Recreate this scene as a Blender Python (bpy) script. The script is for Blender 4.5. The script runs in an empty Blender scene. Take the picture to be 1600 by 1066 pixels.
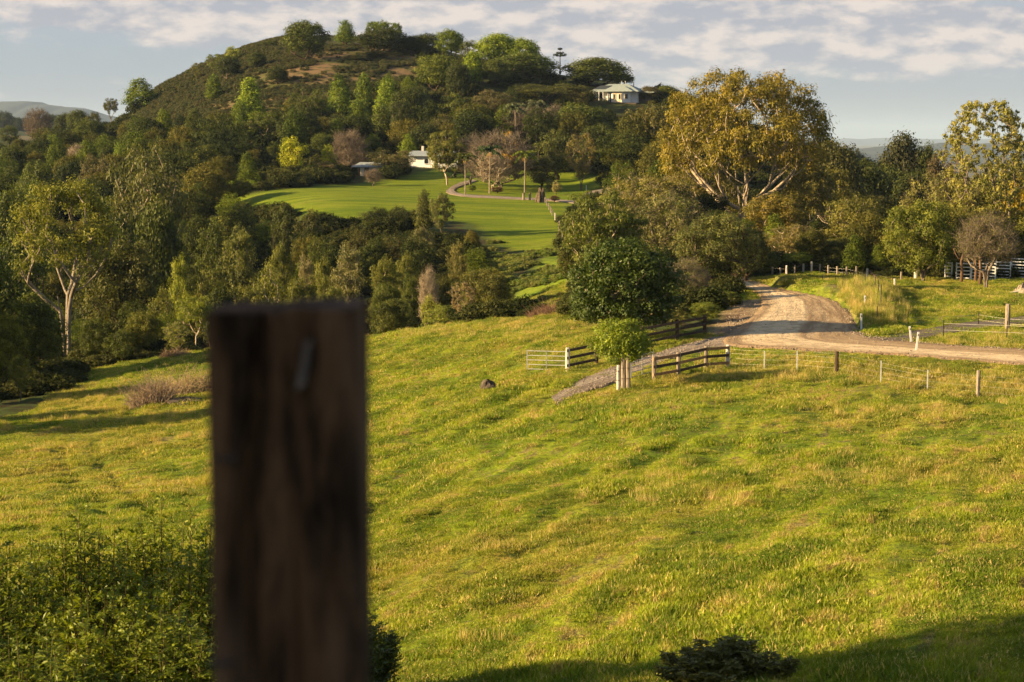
import bpy, math, random
import numpy as np
from mathutils import Vector, Matrix, Euler

# ------------------------------------------------------------------ camera, light, sky, exposure
F = 2800.0                      # focal length in pixels of a 1600 px wide picture
PITCH = math.atan((533 - 213) / F)
SUN_AZ = math.radians(-102.0)   # compass style, clockwise from +Y: the sun stands to the left
SUN_EL = math.radians(17.0)
scene = bpy.context.scene
col = scene.collection

cam_d = bpy.data.cameras.new('camera')
cam = bpy.data.objects.new('camera', cam_d)
col.objects.link(cam)
cam_d.sensor_width = 36.0
cam_d.lens = F / 1600 * 36.0
cam_d.clip_start = 0.1
cam_d.clip_end = 120000
cam.rotation_euler = (math.pi / 2 - PITCH, 0, 0)
cam.location = (0, 0, 0)
cam_d.dof.use_dof = True
cam_d.dof.focus_distance = 72
cam_d.dof.aperture_fstop = 3.5
scene.camera = cam

scene.view_settings.view_transform = 'Standard'
scene.view_settings.look = 'None'
scene.view_settings.gamma = 1
scene.view_settings.use_curve_mapping = False
scene.view_settings.exposure = 1.55
scene.cycles.max_bounces = 5
scene.cycles.diffuse_bounces = 2
scene.cycles.glossy_bounces = 2
scene.cycles.transmission_bounces = 3
scene.cycles.volume_bounces = 0
scene.cycles.transparent_max_bounces = 8
scene.cycles.caustics_reflective = False
scene.cycles.caustics_refractive = False

sun_d = bpy.data.lights.new('sun', 'SUN')
sun = bpy.data.objects.new('sun', sun_d)
col.objects.link(sun)
sun_d.energy = 5.0
sun_d.angle = math.radians(0.5)
sun_d.color = (1.0, 0.745, 0.39)
sdir = Vector((math.sin(SUN_AZ) * math.cos(SUN_EL), math.cos(SUN_AZ) * math.cos(SUN_EL), math.sin(SUN_EL)))
sun.rotation_euler = sdir.to_track_quat('Z', 'Y').to_euler()
sun.location = (-60, -20, 60)

world = bpy.data.worlds.new('World')
scene.world = world
world.use_nodes = True


class NT:
    """tiny helper for node trees"""
    def __init__(s, tree, clear=True):
        s.t = tree
        if clear:
            tree.nodes.clear()

    def n(s, typ, ins=None, **props):
        nd = s.t.nodes.new(typ)
        for k, v in props.items():
            setattr(nd, k, v)
        if ins:
            for k, v in ins.items():
                s.set(nd, k, v)
        return nd

    def set(s, nd, k, v):
        sock = nd.inputs[k]
        if isinstance(v, bpy.types.NodeSocket):
            s.t.links.new(v, sock)
        elif isinstance(v, bpy.types.Node):
            s.t.links.new(v.outputs[0], sock)
        else:
            if hasattr(sock, 'default_value'):
                try:
                    if isinstance(v, (tuple, list)) and len(v) == 3 and len(sock.default_value) == 4:
                        v = (*v, 1)
                except TypeError:
                    pass
            sock.default_value = v

    def m(s, op, a, b=None, c=None, clamp=False):
        nd = s.t.nodes.new('ShaderNodeMath')
        nd.operation = op
        nd.use_clamp = clamp
        for i, v in enumerate((a, b, c)):
            if v is not None:
                s.set(nd, i, v)
        return nd.outputs[0]

    def mix(s, f, a, b, blend='MIX'):
        nd = s.t.nodes.new('ShaderNodeMix')
        nd.data_type = 'RGBA'
        nd.blend_type = blend
        nd.clamp_factor = True
        s.set(nd, 0, f)
        for i, v in ((6, a), (7, b)):
            s.set(nd, i, v)
        return nd.outputs[2]

    def noise(s, vec, scale, detail=3, rough=0.55, out=0, dist=0.0):
        nd = s.n('ShaderNodeTexNoise', {'Scale': scale, 'Detail': detail, 'Roughness': rough, 'Distortion': dist})
        if vec is not None:
            s.set(nd, 'Vector', vec)
        return nd.outputs[out]

    def ss(s, v, a, b):
        nd = s.n('ShaderNodeMapRange', {'Value': v, 'From Min': a, 'From Max': b, 'To Min': 0.0, 'To Max': 1.0},
                 interpolation_type='SMOOTHSTEP')
        return nd.outputs[0]


def build_world():
    w = NT(world.node_tree)
    sky = w.n('ShaderNodeTexSky')
    sky.sky_type = 'NISHITA'
    sky.sun_disc = False
    sky.sun_elevation = SUN_EL
    sky.sun_rotation = SUN_AZ
    sky.altitude = 300
    sky.air_density = 1.0
    sky.dust_density = 1.6
    sky.ozone_density = 1.5
    tc = w.n('ShaderNodeTexCoord')
    g = tc.outputs['Generated']
    sep = w.n('ShaderNodeSeparateXYZ', {0: g})
    X, Y, Z = sep.outputs
    az = w.m('ARCTAN2', X, Y)
    el = w.m('ARCSINE', Z)
    comb = w.n('ShaderNodeCombineXYZ', {0: w.m('MULTIPLY', az, 1.0), 1: w.m('MULTIPLY', el, 2.4), 2: 0.0}).outputs[0]
    nz = w.noise(comb, 25.0, 9, 0.58)
    nz2 = w.noise(comb, 11.0, 5, 0.55)
    wob = w.noise(comb, 20.0, 3, 0.5)
    azd = w.m('ADD', az, w.m('MULTIPLY', w.m('SUBTRACT', wob, 0.5), 0.02))
    # cloud banks by azimuth and elevation (radians from the line of sight): centre, half widths, weight
    banks = [(-0.285, .074, .060, .0050, .9), (-0.175, .072, .060, .0065, 1.0), (-0.235, .063, .018, .0035, .75),
             (-0.19, .052, .016, .0030, .55),
             (-0.09, .065, .080, .010, 1.3), (-0.03, .070, .07, .011, 1.4), (0.02, .058, .080, .013, 1.6),
             (0.075, .054, .05, .007, 1.0), (0.125, .066, .022, .005, .9), (0.165, .068, .04, .0055, 1.0),
             (0.185, .055, .045, .0045, .8), (0.225, .063, .018, .007, 1.1), (0.265, .064, .030, .0075, 1.05),
             (0.24, .048, .06, .0045, .8), (0.29, .045, .05, .0035, .6), (0.28, .077, .05, .003, .6),
             (0.06, .040, .08, .004, .45), (-0.17, .056, .015, .003, .6), (0.15, .044, .07, .005, .8), (0.22, .034, .05, .0035, .6), (0.11, .052, .03, .006, .9), (0.27, .052, .04, .006, .9), (0.19, .046, .09, .006, .7), (-0.21, .068, .05, .007, .8)]
    dens = None
    lit = None
    for (a, e, wa, we, wt) in banks:
        da = w.m('DIVIDE', w.m('SUBTRACT', azd, a), wa)
        de = w.m('DIVIDE', w.m('SUBTRACT', el, e), we)
        r2 = w.m('ADD', w.m('MULTIPLY', da, da), w.m('MULTIPLY', de, de))
        v = w.m('MULTIPLY', w.m('POWER', 2.718, w.m('MULTIPLY', r2, -0.5)), wt)
        lt = w.m('MULTIPLY', v, w.m('ADD', w.m('MULTIPLY', de, 0.5), w.m('MULTIPLY', da, -0.12)))
        dens = v if dens is None else w.m('ADD', dens, v)
        lit = lt if lit is None else w.m('ADD', lit, lt)
    # the same broken cloud goes on outside the frame
    gen = w.m('MULTIPLY', w.ss(nz2, 0.52, 0.66), w.ss(el, 0.02, 0.09))
    side = w.ss(w.m('ABSOLUTE', az), 0.30, 0.42)
    up = w.ss(el, 0.085, 0.12)
    gen = w.m('MULTIPLY', gen, w.m('MAXIMUM', side, up))
    dens = w.m('ADD', dens, w.m('MULTIPLY', gen, 0.8))
    d2 = w.m('ADD', dens, w.m('MULTIPLY', w.m('SUBTRACT', nz, 0.5), 3.4))
    d2 = w.m('ADD', d2, w.m('MULTIPLY', w.m('SUBTRACT', nz2, 0.5), 2.6))
    cov = w.m('MULTIPLY', w.ss(d2, 0.16, 0.95), 0.95)
    combB = w.n('ShaderNodeVectorMath', {0: comb, 1: (-0.006, 0.016, 0.0)}, operation='ADD').outputs[0]
    nzB = w.noise(combB, 25.0, 9, 0.58)
    litf = w.m('ADD', 0.42, w.m('MULTIPLY', w.m('SUBTRACT', nz, nzB), 5.5), clamp=True)
    litf_old = w.ss(w.m('ADD', lit, w.m('MULTIPLY', w.m('SUBTRACT', nz, 0.5), 2.2)), -0.25, 0.38)
    K = 0.355
    cloud = w.mix(litf, (0.42 * K, 0.43 * K, 0.49 * K), (0.82 * K, 0.71 * K, 0.645 * K))
    hz = w.ss(el, 0.0, 0.09)
    veil = w.mix(hz, (0.365 * K, 0.395 * K, 0.455 * K), (0.385 * K, 0.465 * K, 0.56 * K))
    # thin veil of high cloud and dust over the blue of the clear sky
    skyc = w.n('ShaderNodeBackground', {'Color': sky.outputs[0], 'Strength': 0.05})
    veilb = w.n('ShaderNodeBackground', {'Color': veil, 'Strength': 1.0})
    cloudb = w.n('ShaderNodeBackground', {'Color': cloud, 'Strength': 1.0})
    vf = w.m('ADD', w.m('MULTIPLY', w.ss(el, 0.06, 0.7), -0.72), 0.88)
    m1 = w.n('ShaderNodeMixShader', {0: vf, 1: skyc.outputs[0], 2: veilb.outputs[0]})
    cv = w.m('MULTIPLY', cov, w.m('ADD', w.m('MULTIPLY', w.ss(el, 0.15, 0.6), -0.6), 1.0))
    m2 = w.n('ShaderNodeMixShader', {0: cv, 1: m1.outputs[0], 2: cloudb.outputs[0]})
    w.n('ShaderNodeOutputWorld', {'Surface': m2.outputs[0]})


build_world()

# ------------------------------------------------------------------ helpers
sp_, cp_ = math.sin(PITCH), math.cos(PITCH)


def ray(px, py):
    a = (px - 800) / F
    b = (533 - py) / F
    return np.array([a, cp_ + sp_ * b, -sp_ + cp_ * b])


def P(px, py, D):
    r = ray(px, py)
    return r * (D / r[1])


def Pz(px, z, D):
    py = 213 - z / D * F
    r = ray(px, py)
    return np.array([r[0] * D / r[1], D, z])


def hash2(ix, iy, seed):
    h = (ix.astype(np.int64) * 374761393 + iy.astype(np.int64) * 668265263 + seed * 1274126177) & 0xffffffff
    h = ((h ^ (h >> 13)) * 1274126177) & 0xffffffff
    h = h ^ (h >> 16)
    return (h & 0xffffff) / float(0xffffff)


def vnoise(x, y, seed=0):
    x = np.asarray(x, float)
    y = np.asarray(y, float)
    ix = np.floor(x)
    iy = np.floor(y)
    fx = x - ix
    fy = y - iy
    fx = fx * fx * fx * (fx * (fx * 6 - 15) + 10)
    fy = fy * fy * fy * (fy * (fy * 6 - 15) + 10)
    a = hash2(ix, iy, seed)
    b = hash2(ix + 1, iy, seed)
    c = hash2(ix, iy + 1, seed)
    d = hash2(ix + 1, iy + 1, seed)
    return (a + (b - a) * fx) * (1 - fy) + (c + (d - c) * fx) * fy - 0.5


def fbm(x, y, seed=0, oct=3):
    v = 0
    a = 1.0
    for o in range(oct):
        v = v + a * vnoise(x * 2 ** o + 17.3 * o, y * 2 ** o - 9.1 * o, seed + o)
        a *= 0.5
    return v


def mesh_np(name, verts, faces_flat, nper, smooth=True):
    """verts (N,3), faces_flat (M,nper) or ragged list"""
    me = bpy.data.meshes.new(name)
    verts = np.asarray(verts, np.float32)
    faces_flat = np.asarray(faces_flat, np.int32)
    M = len(faces_flat)
    me.vertices.add(len(verts))
    me.vertices.foreach_set('co', verts.ravel())
    me.loops.add(M * nper)
    me.loops.foreach_set('vertex_index', faces_flat.ravel())
    me.polygons.add(M)
    me.polygons.foreach_set('loop_start', np.arange(0, M * nper, nper, dtype=np.int32))
    me.polygons.foreach_set('loop_total', np.full(M, nper, np.int32))
    me.polygons.foreach_set('use_smooth', np.full(M, smooth, bool))
    me.update(calc_edges=True)
    return me


class MB:
    """collects simple solids into one mesh"""
    def __init__(s):
        s.v = []
        s.f = []

    def add(s, vs, fs):
        o = len(s.v)
        s.v += [tuple(map(float, v)) for v in vs]
        s.f += [tuple(i + o for i in f) for f in fs]
        return s

    def box(s, c, d, rz=0.0, j=0.0):
        hx, hy, hz = d[0] / 2, d[1] / 2, d[2] / 2
        cs, sn = math.cos(rz), math.sin(rz)
        vs = []
        for z in (-hz, hz):
            for x, y in ((-hx, -hy), (hx, -hy), (hx, hy), (-hx, hy)):
                vs.append((c[0] + x * cs - y * sn, c[1] + x * sn + y * cs, c[2] + z))
        return s.add(vs, [(3, 2, 1, 0), (4, 5, 6, 7), (0, 1, 5, 4), (1, 2, 6, 5), (2, 3, 7, 6), (3, 0, 4, 7)])

    def tube(s, pts, rad, n=8, cap=True):
        pts = [Vector(p) for p in pts]
        if not hasattr(rad, '__len__'):
            rad = [rad] * len(pts)
        rings = []
        vs = []
        for i, p in enumerate(pts):
            d = (pts[min(i + 1, len(pts) - 1)] - pts[max(i - 1, 0)]).normalized()
            a = d.orthogonal().normalized() if abs(d.z) < .95 else Vector((1, 0, 0))
            a = (a - d * a.dot(d)).normalized()
            b = d.cross(a)
            for k in range(n):
                t = 2 * math.pi * k / n
                vs.append(p + (a * math.cos(t) + b * math.sin(t)) * rad[i])
        fs = []
        for i in range(len(pts) - 1):
            for k in range(n):
                k2 = (k + 1) % n
                fs.append((i * n + k, i * n + k2, (i + 1) * n + k2, (i + 1) * n + k))
        if cap:
            fs.append(tuple(range(n - 1, -1, -1)))
            fs.append(tuple((len(pts) - 1) * n + k for k in range(n)))
        return s.add(vs, fs)

    def beam(s, a, b, w, h):
        """rectangular bar from a to b, w thick sideways, h tall"""
        a = Vector(a)
        b = Vector(b)
        d = (b - a).normalized()
        sd = d.cross(Vector((0, 0, 1)))
        if sd.length < 1e-3:
            sd = Vector((1, 0, 0))
        sd.normalize()
        up = sd.cross(d).normalized()
        vs = []
        for p in (a, b):
            for x, z in ((-1, -1), (1, -1), (1, 1), (-1, 1)):
                vs.append(p + sd * (x * w / 2) + up * (z * h / 2))
        return s.add(vs, [(0, 1, 2, 3), (7, 6, 5, 4), (0, 4, 5, 1), (1, 5, 6, 2), (2, 6, 7, 3), (3, 7, 4, 0)])

    def build(s, name, mat, parent=None, smooth=False, bevel=0.0):
        me = bpy.data.meshes.new(name)
        me.from_pydata(s.v, [], s.f)
        if smooth:
            me.polygons.foreach_set('use_smooth', [True] * len(me.polygons))
        me.update()
        o = link(name, me, mat, parent)
        if bevel:
            md = o.modifiers.new('bevel', 'BEVEL')
            md.width = bevel
            md.segments = 2
        return o


def link(name, me, mat=None, parent=None):
    o = bpy.data.objects.new(name, me)
    col.objects.link(o)
    if mat is not None and me is not None and len(me.materials) == 0:
        me.materials.append(mat)
    if parent is not None:
        o.parent = parent
    return o


def tag(o, label=None, cat=None, group=None, kind=None):
    if label:
        o['label'] = label
    if cat:
        o['category'] = cat
    if group:
        o['group'] = group
    if kind:
        o['kind'] = kind
    return o


def empty(name, loc, label=None, cat=None, group=None, rz=0.0):
    o = bpy.data.objects.new(name, None)
    col.objects.link(o)
    o.empty_display_size = 0.3
    o.location = loc
    o.rotation_euler = (0, 0, rz)
    return tag(o, label, cat, group)


# ------------------------------------------------------------------ terrain height from surveyed points
CP = []


def cp(px, py, D):
    p = P(px, py, D)
    CP.append(p)


def cz(px, z, D):
    CP.append(Pz(px, z, D))


for px, py, D in [
    (-300, 1066, 38), (0, 1066, 36), (200, 1066, 36), (450, 1066, 35), (700, 1066, 33), (1000, 1066, 31), (1200, 1066, 29.5),
    (1400, 1066, 28), (1600, 1066, 27), (1900, 1066, 26),
    (-300, 900, 51), (0, 900, 49), (450, 900, 47), (700, 900, 44), (1000, 900, 41), (1200, 900, 39.5), (1400, 900, 38), (1600, 900, 37), (1900, 900, 35),
    (-300, 750, 80), (0, 750, 75), (200, 750, 74), (450, 750, 70), (700, 750, 64), (1000, 750, 58), (1200, 750, 56), (1400, 750, 54), (1600, 750, 53), (1900, 750, 51),
    (-300, 655, 110), (0, 655, 106), (200, 650, 104), (450, 650, 95), (700, 650, 84), (1000, 650, 75), (1200, 650, 73), (1400, 650, 71), (1600, 650, 70), (1900, 650, 68),
    (0, 605, 130), (200, 600, 122), (450, 600, 112), (700, 600, 98), (1000, 600, 86), (1200, 600, 84), (1400, 600, 83), (1600, 600, 82), (1900, 600, 80),
    (130, 577, 142), (320, 548, 141), (450, 545, 134), (700, 550, 113), (900, 550, 99), (1000, 550, 97), (1200, 550, 95), (1400, 550, 94), (1600, 552, 93), (1900, 552, 92),
    (580, 525, 137), (700, 508, 139), (870, 490, 129), (1000, 515, 113), (1200, 500, 110), (1340, 500, 112), (1500, 500, 112), (1700, 500, 112),
    (1200, 455, 137), (1300, 455, 134), (1450, 480, 122), (1600, 470, 128),
    (1150, 440, 150), (1250, 430, 158), (1400, 440, 150), (1500, 437, 151), (1600, 438, 150), (1750, 438, 150),
    (850, 470, 155), (850, 445, 175), (840, 415, 195), (820, 385, 218), (1000, 440, 155), (980, 400, 185),
    (620, 345, 242), (500, 335, 250), (400, 305, 282), (600, 300, 287), (760, 312, 275), (880, 330, 257), (860, 362, 232), (720, 375, 225),
    (700, 290, 305), (660, 266, 335), (545, 283, 315), (450, 290, 300), (800, 300, 295), (900, 303, 290), (940, 300, 292), (950, 318, 272), (900, 284, 320),
    (1020, 60 + 240, 290),
    (450, 120, 440), (400, 200, 385), (560, 100, 452), (560, 200, 385), (700, 200, 385), (700, 130, 430), (850, 200, 375), (950, 170, 410), (1030, 215, 350),
    (300, 140, 480), (300, 230, 380),
]:
    cp(px, py, D)
for px, z, D in [
    (-300, -20, 150), (0, -20.5, 160), (200, -20.0, 165), (450, -20.5, 165), (620, -19.5, 165), (720, -17.5, 160), (1000, -12.5, 200),
    (-300, -23, 200), (0, -24, 200), (200, -24, 205), (400, -22, 205), (600, -18, 195), (700, -15.5, 200),
    (-300, -20, 280), (0, -21, 280), (150, -20, 270), (300, -15, 270),
    (-300, -12, 380), (0, -11, 380), (150, -6, 400), (250, 2, 430),
    (-400, -4, 560), (0, -2, 600), (90, -1.5, 560), (150, 1.5, 520), (200, 6, 510), (250, 13.5, 505), (330, 19.6, 500), (400, 25, 500), (450, 27.0, 500),
    (520, 26.4, 495), (580, 25.5, 490), (640, 24, 485), (720, 21, 480), (800, 18, 470), (870, 15.5, 465), (950, 13, 450), (1050, 8, 435), (1150, 1, 430),
    (1300, -8, 400), (1400, -17, 380), (1600, -16, 380), (1900, -14, 380),
    (1200, -12.4, 200), (1200, -12, 260), (1200, -8, 330), (1400, -13.5, 200), (1400, -16, 260), (1600, -12.5, 200), (1600, -14, 260), (1900, -13, 200),
    (200, 0, 650), (450, 12, 650), (700, 8, 650), (1000, -5, 650), (1400, -30, 650), (1700, -30, 650),
    (-300, 1.5, 1100), (20, 2.0, 1100), (100, 1.0, 1100), (300, -20, 1100), (800, -45, 1100), (1400, -60, 1100), (1800, -60, 1100),
    (-200, 3, 1500), (60, 2.0, 1500), (200, -15, 1600), (800, -60, 1900), (1500, -80, 1900),
    (-200, -60, 4500), (400, -80, 4500), (1000, -95, 4500), (1600, -95, 4500),
    (-200, -95, 12000), (800, -100, 12000), (1800, -100, 12000), (-200, -110, 60000), (800, -110, 60000), (1800, -110, 60000),
    (-1600, -2.4, 6), (-400, -2.4, 6), (800, -2.4, 6), (2000, -2.3, 6), (3200, -2.3, 6),
    (-1200, -6.3, 13), (-300, -6.0, 13), (800, -5.7, 13), (1900, -5.4, 13), (2800, -5.2, 13),
    (-1200, -9.0, 20), (-300, -8.6, 20), (300, -8.3, 20), (800, -7.9, 20), (1400, -7.4, 20), (2000, -7.0, 20), (2800, -6.6, 20),
    (-300, -10.0, 27), (300, -9.5, 27), (800, -9.1, 27), (-1200, -13, 40), (-1200, -16, 80), (2800, -9, 40), (2800, -10.5, 80), (2800, -12, 130), (-1200, -20, 130),
]:
    cz(px, z, D)
CP = np.array(CP)


def uv_of(x, y):
    yy = np.maximum(y, 6.0)
    u = np.clip(x / yy, -0.75, 0.75)
    return u * 3.0, np.log(yy)


cu, cv_ = uv_of(CP[:, 0], CP[:, 1])


def tps_phi(r2):
    return 0.5 * r2 * np.log(r2 + 1e-12)


def tps_fit():
    # fit z / y-ish relief so that near and far errors weigh alike in the view
    n = len(CP)
    w = CP[:, 2] / np.maximum(CP[:, 1], 6.0)
    # drop duplicates
    A = np.zeros((n + 3, n + 3))
    r2 = (cu[:, None] - cu[None]) ** 2 + (cv_[:, None] - cv_[None]) ** 2
    A[:n, :n] = tps_phi(r2) + np.eye(n) * 0.0006
    A[:n, n:] = np.stack([np.ones(n), cu, cv_], 1)
    A[n:, :n] = A[:n, n:].T
    b = np.zeros(n + 3)
    b[:n] = w
    return np.linalg.solve(A, b)


TC = tps_fit()


def base_z(x, y):
    x = np.atleast_1d(np.asarray(x, float))
    y = np.atleast_1d(np.asarray(y, float))
    sh = x.shape
    u, v = uv_of(x.ravel(), y.ravel())
    out = np.empty(len(u))
    n = len(CP)
    for s in range(0, len(u), 20000):
        uu = u[s:s + 20000]
        vv = v[s:s + 20000]
        r2 = (uu[:, None] - cu[None]) ** 2 + (vv[:, None] - cv_[None]) ** 2
        out[s:s + 20000] = tps_phi(r2) @ TC[:n] + TC[n] + TC[n + 1] * uu + TC[n + 2] * vv
    return (out * np.maximum(y.ravel(), 6.0)).reshape(sh)


def ground_px(px, py, d0=24.0, d1=900.0):
    """first point where the line of sight through a picture point meets the ground"""
    r = ray(px, py)
    Ds = np.exp(np.linspace(math.log(d0), math.log(d1), 700))
    xs = r[0] / r[1] * Ds
    zs = r[2] / r[1] * Ds
    dz = zs - base_z(xs, Ds)
    k = np.argmax(dz < 0)
    if not (dz < 0).any():
        k = len(Ds) - 1
    a, b = Ds[max(k - 1, 0)], Ds[k]
    da, db = dz[max(k - 1, 0)], dz[k]
    t = da / (da - db) if da != db else 0
    D = a + (b - a) * min(max(t, 0), 1)
    return np.array([r[0] / r[1] * D, D, float(base_z(r[0] / r[1] * D, D)[0])])


def pip(x, y, poly):
    inside = np.zeros(x.shape, bool)
    n = len(poly)
    j = n - 1
    for i in range(n):
        xi, yi = poly[i]
        xj, yj = poly[j]
        c = ((yi > y) != (yj > y))
        with np.errstate(divide='ignore', invalid='ignore'):
            t = (xj - xi) * (y - yi) / (yj - yi + 1e-12) + xi
        inside ^= c & (x < t)
        j = i
    return inside


def catmull(pts, k=6):
    pts = np.asarray(pts, float)
    q = np.vstack([2 * pts[0] - pts[1], pts, 2 * pts[-1] - pts[-2]])
    out = []
    for i in range(1, len(q) - 2):
        p0, p1, p2, p3 = q[i - 1], q[i], q[i + 1], q[i + 2]
        for t in np.linspace(0, 1, k, endpoint=False):
            out.append(0.5 * ((2 * p1) + (-p0 + p2) * t + (2 * p0 - 5 * p1 + 4 * p2 - p3) * t ** 2 + (-p0 + 3 * p1 - 3 * p2 + p3) * t ** 3))
    out.append(q[-2])
    return np.array(out)


def edges_world(pairs, k=6):
    L = catmull([ground_px(*a)[:2] for a, b in pairs], k)
    R = catmull([ground_px(*b)[:2] for a, b in pairs], k)
    return L, R


ROADS = {
    'dirt_road': edges_world([((1146, 436), (1166, 434)), ((1150, 442), (1180, 440)), ((1160, 450), (1215, 450)), ((1178, 458), (1262, 459)), ((1187, 468), (1305, 470)),
                              ((1182, 484), (1330, 488)), ((1160, 504), (1342, 506)), ((1135, 522), (1348, 519)), ((1128, 541), (1365, 527)),
                              ((1250, 548), (1400, 533)), ((1420, 557), (1500, 541)), ((1640, 575), (1650, 550)), ((1900, 592), (1900, 562))], 8),
    'driveway': edges_world([((1150, 523), (1150, 543)), ((1100, 531), (1100, 547)), ((1050, 545), (1050, 561)), ((1000, 560), (1008, 579)), ((945, 579), (953, 600)),
                             ((900, 598), (905, 616)), ((862, 622), (868, 632))], 6),
    'farm_track': edges_world([((1345, 531), (1385, 536)), ((1395, 524), (1432, 532)), ((1445, 515), (1465, 525)), ((1500, 506), (1515, 517)), ((1560, 500), (1585, 508)), ((1640, 492), (1655, 500)),
                               ((1800, 485), (1800, 500))], 6),
    'garden_drive': edges_world([((738, 281), (746, 283)), ((716, 287), (728, 289)), ((700, 296), (711, 296)), ((700, 303), (716, 302)), ((735, 308.5), (738, 305)),
                                 ((800, 311.5), (800, 308.5)), ((850, 314), (850, 311)), ((905, 319), (905, 315))], 5),
    'upper_road': edges_world([((903, 322), (925, 322)), ((906, 312), (945, 314)), ((914, 303), (958, 306)), ((930, 298), (975, 300)), ((960, 295), (1000, 297))], 5),
}
ROADPOLY = {}
for k_, (L_, R_) in ROADS.items():
    mid = (L_ + R_) / 2
    m_ = {'dirt_road': .35, 'driveway': .2, 'farm_track': .4, 'garden_drive': 1.0, 'upper_road': 1.0}[k_]
    LL = mid + (L_ - mid) * (1 + m_ / np.maximum(np.linalg.norm(L_ - mid, axis=1), .4))[:, None]
    RR = mid + (R_ - mid) * (1 + m_ / np.maximum(np.linalg.norm(R_ - mid, axis=1), .4))[:, None]
    ROADPOLY[k_] = (np.vstack([L_, R_[::-1]]), np.vstack([LL, RR[::-1]]))


def wpoly(pts):
    return np.array([ground_px(*p)[:2] for p in pts])


LAWN = wpoly([(330, 318), (400, 303), (470, 293), (560, 288), (600, 284), (655, 268), (720, 262), (760, 262), (905, 268), (950, 285), (945, 297), (925, 303), (905, 318), (888, 340), (875, 365), (865, 390),
              (800, 392), (765, 372), (740, 350), (700, 346), (560, 347), (510, 346), (430, 335)])
BRIGHT = wpoly([(800, 470), (835, 420), (860, 395), (880, 385), (900, 400), (900, 480), (860, 488), (820, 486)])
HILLTOP = wpoly([(205, 186), (250, 143), (290, 124), (330, 106), (400, 77), (440, 69), (480, 68), (520, 68), (580, 70), (640, 76), (662, 92), (655, 118), (610, 140), (520, 165), (450, 190), (400, 205), (330, 215), (270, 205), (230, 198)])
PADDOCK = wpoly([(1150, 436), (1250, 428), (1400, 436), (1500, 438), (1620, 438), (1900, 440), (1900, 600), (1130, 600)])
FIELD_EDGE = [(-400, 700), (-100, 668), (0, 655), (60, 640), (110, 600), (130, 578), (220, 560), (320, 546), (450, 536), (580, 524), (700, 508), (800, 495), (870, 489), (890, 500), (1010, 520), (1120, 520), (1140, 480),
              (1140, 440), (1250, 426), (1400, 435), (1500, 436), (1620, 436), (2200, 438), (2600, 1500), (-1200, 1500)]


def project(x, y, z):
    d = y * cp_ - z * sp_
    return 800 + F * x / d, 533 - F * (y * sp_ + z * cp_) / d


def zones(x, y, z):
    """open field 1 / lawn / bright slope / hilltop grass masks; everything else is wooded ground"""
    px, py = project(x, y, z)
    near_part = (y < 200) & pip(px, np.minimum(py, 1400), FIELD_EDGE)
    near_part |= (y < 60)
    lawn = pip(x, y, LAWN)
    bright = pip(x, y, BRIGHT)
    hill = pip(x, y, HILLTOP)
    far = (y > 900)
    return near_part, lawn, bright, hill, far


def road_mask(x, y, wide=1):
    m = np.zeros(np.shape(x), bool)
    for k, (p0, p1) in ROADPOLY.items():
        m |= pip(x, y, p1 if wide else p0)
    return m


BANK = np.array([ground_px(*p)[:2] for p in [(1225, 447), (1262, 453), (1305, 461), (1336, 474), (1350, 490), (1360, 508)]])
BANKC = catmull(BANK, 6)
VERGE = catmull(np.array([ground_px(*p)[:2] for p in [(1350, 452), (1362, 470), (1366, 490), (1366, 508)]]), 6)


EARTH = wpoly([(1160, 466), (1198, 468), (1196, 486), (1176, 505), (1150, 522), (1112, 524), (1118, 505), (1134, 482)])


def dist_poly(x, y, pl):
    d = np.full(np.shape(x), 1e9)
    for p in pl:
        d = np.minimum(d, (x - p[0]) ** 2 + (y - p[1]) ** 2)
    return np.sqrt(d)


TRACKS = [(catmull(wpoly([(148, 690), (152, 712), (165, 735), (195, 765), (235, 795)]), 12), .22, .45),
          (catmull(wpoly([(92, 700), (100, 722), (118, 748), (150, 782), (185, 812)]), 12), .22, .45),
          (catmull(wpoly([(850, 634), (780, 652), (700, 690), (640, 735), (590, 800)]), 12), .30, 1.1),
          (catmull(wpoly([(820, 612), (740, 640), (660, 680), (600, 720)]), 12), .25, .9)]


def relief(x, y, bz):
    """small unevenness, cattle steps along the contours, the road bank"""
    u = (x * 0.95 - y * 0.32)
    w = (x * 0.32 + y * 0.95)
    r = 0.20 * fbm(x / 7.0, y / 7.0, 3, 2)
    r += 0.21 * fbm(u / 1.1, w / 4.0, 11, 2)
    r += 0.13 * fbm(x / 0.7, y / 0.7, 21, 2)
    damp = 1 - 0.75 * np.clip((y - 200) / 30, 0, 1)
    r = r * damp
    r += np.clip((y - 200) / 200, 0, 1) * 1.2 * fbm(x / 40, y / 40, 31, 2) * np.clip((900 - y) / 300, 0.0, 1)
    for pl, dp, wd in TRACKS:
        mm = (np.abs(x - pl[:, 0].mean()) < 30) & (np.abs(y - pl[:, 1].mean()) < 45) & (y > 20)
        if mm.any():
            d = dist_poly(x[mm], y[mm], pl)
            r[mm] = r[mm] - dp * np.exp(-(d / wd) ** 2)
    lawn = pip(x, y, LAWN)
    r = np.where(lawn, r * 0.35, r)
    r = np.where(road_mask(x, y), -0.02, r)
    m = (y > 95) & (y < 170) & (x > 5) & (x < 45)
    if m.any():
        xs, ys = x[m], y[m]
        d = dist_poly(xs, ys, BANKC)
        inside = pip(xs, ys, ROADPOLY['dirt_road'][0])
        b = 0.75 * np.clip(1 - d / 2.2, 0, 1) ** 0.7
        dv = dist_poly(xs, ys, VERGE)
        b = np.maximum(b, 0.7 * np.exp(-(dv / 1.6) ** 2))
        b = np.where(inside, 0, b)
        r[m] = r[m] + b
    return r


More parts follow.
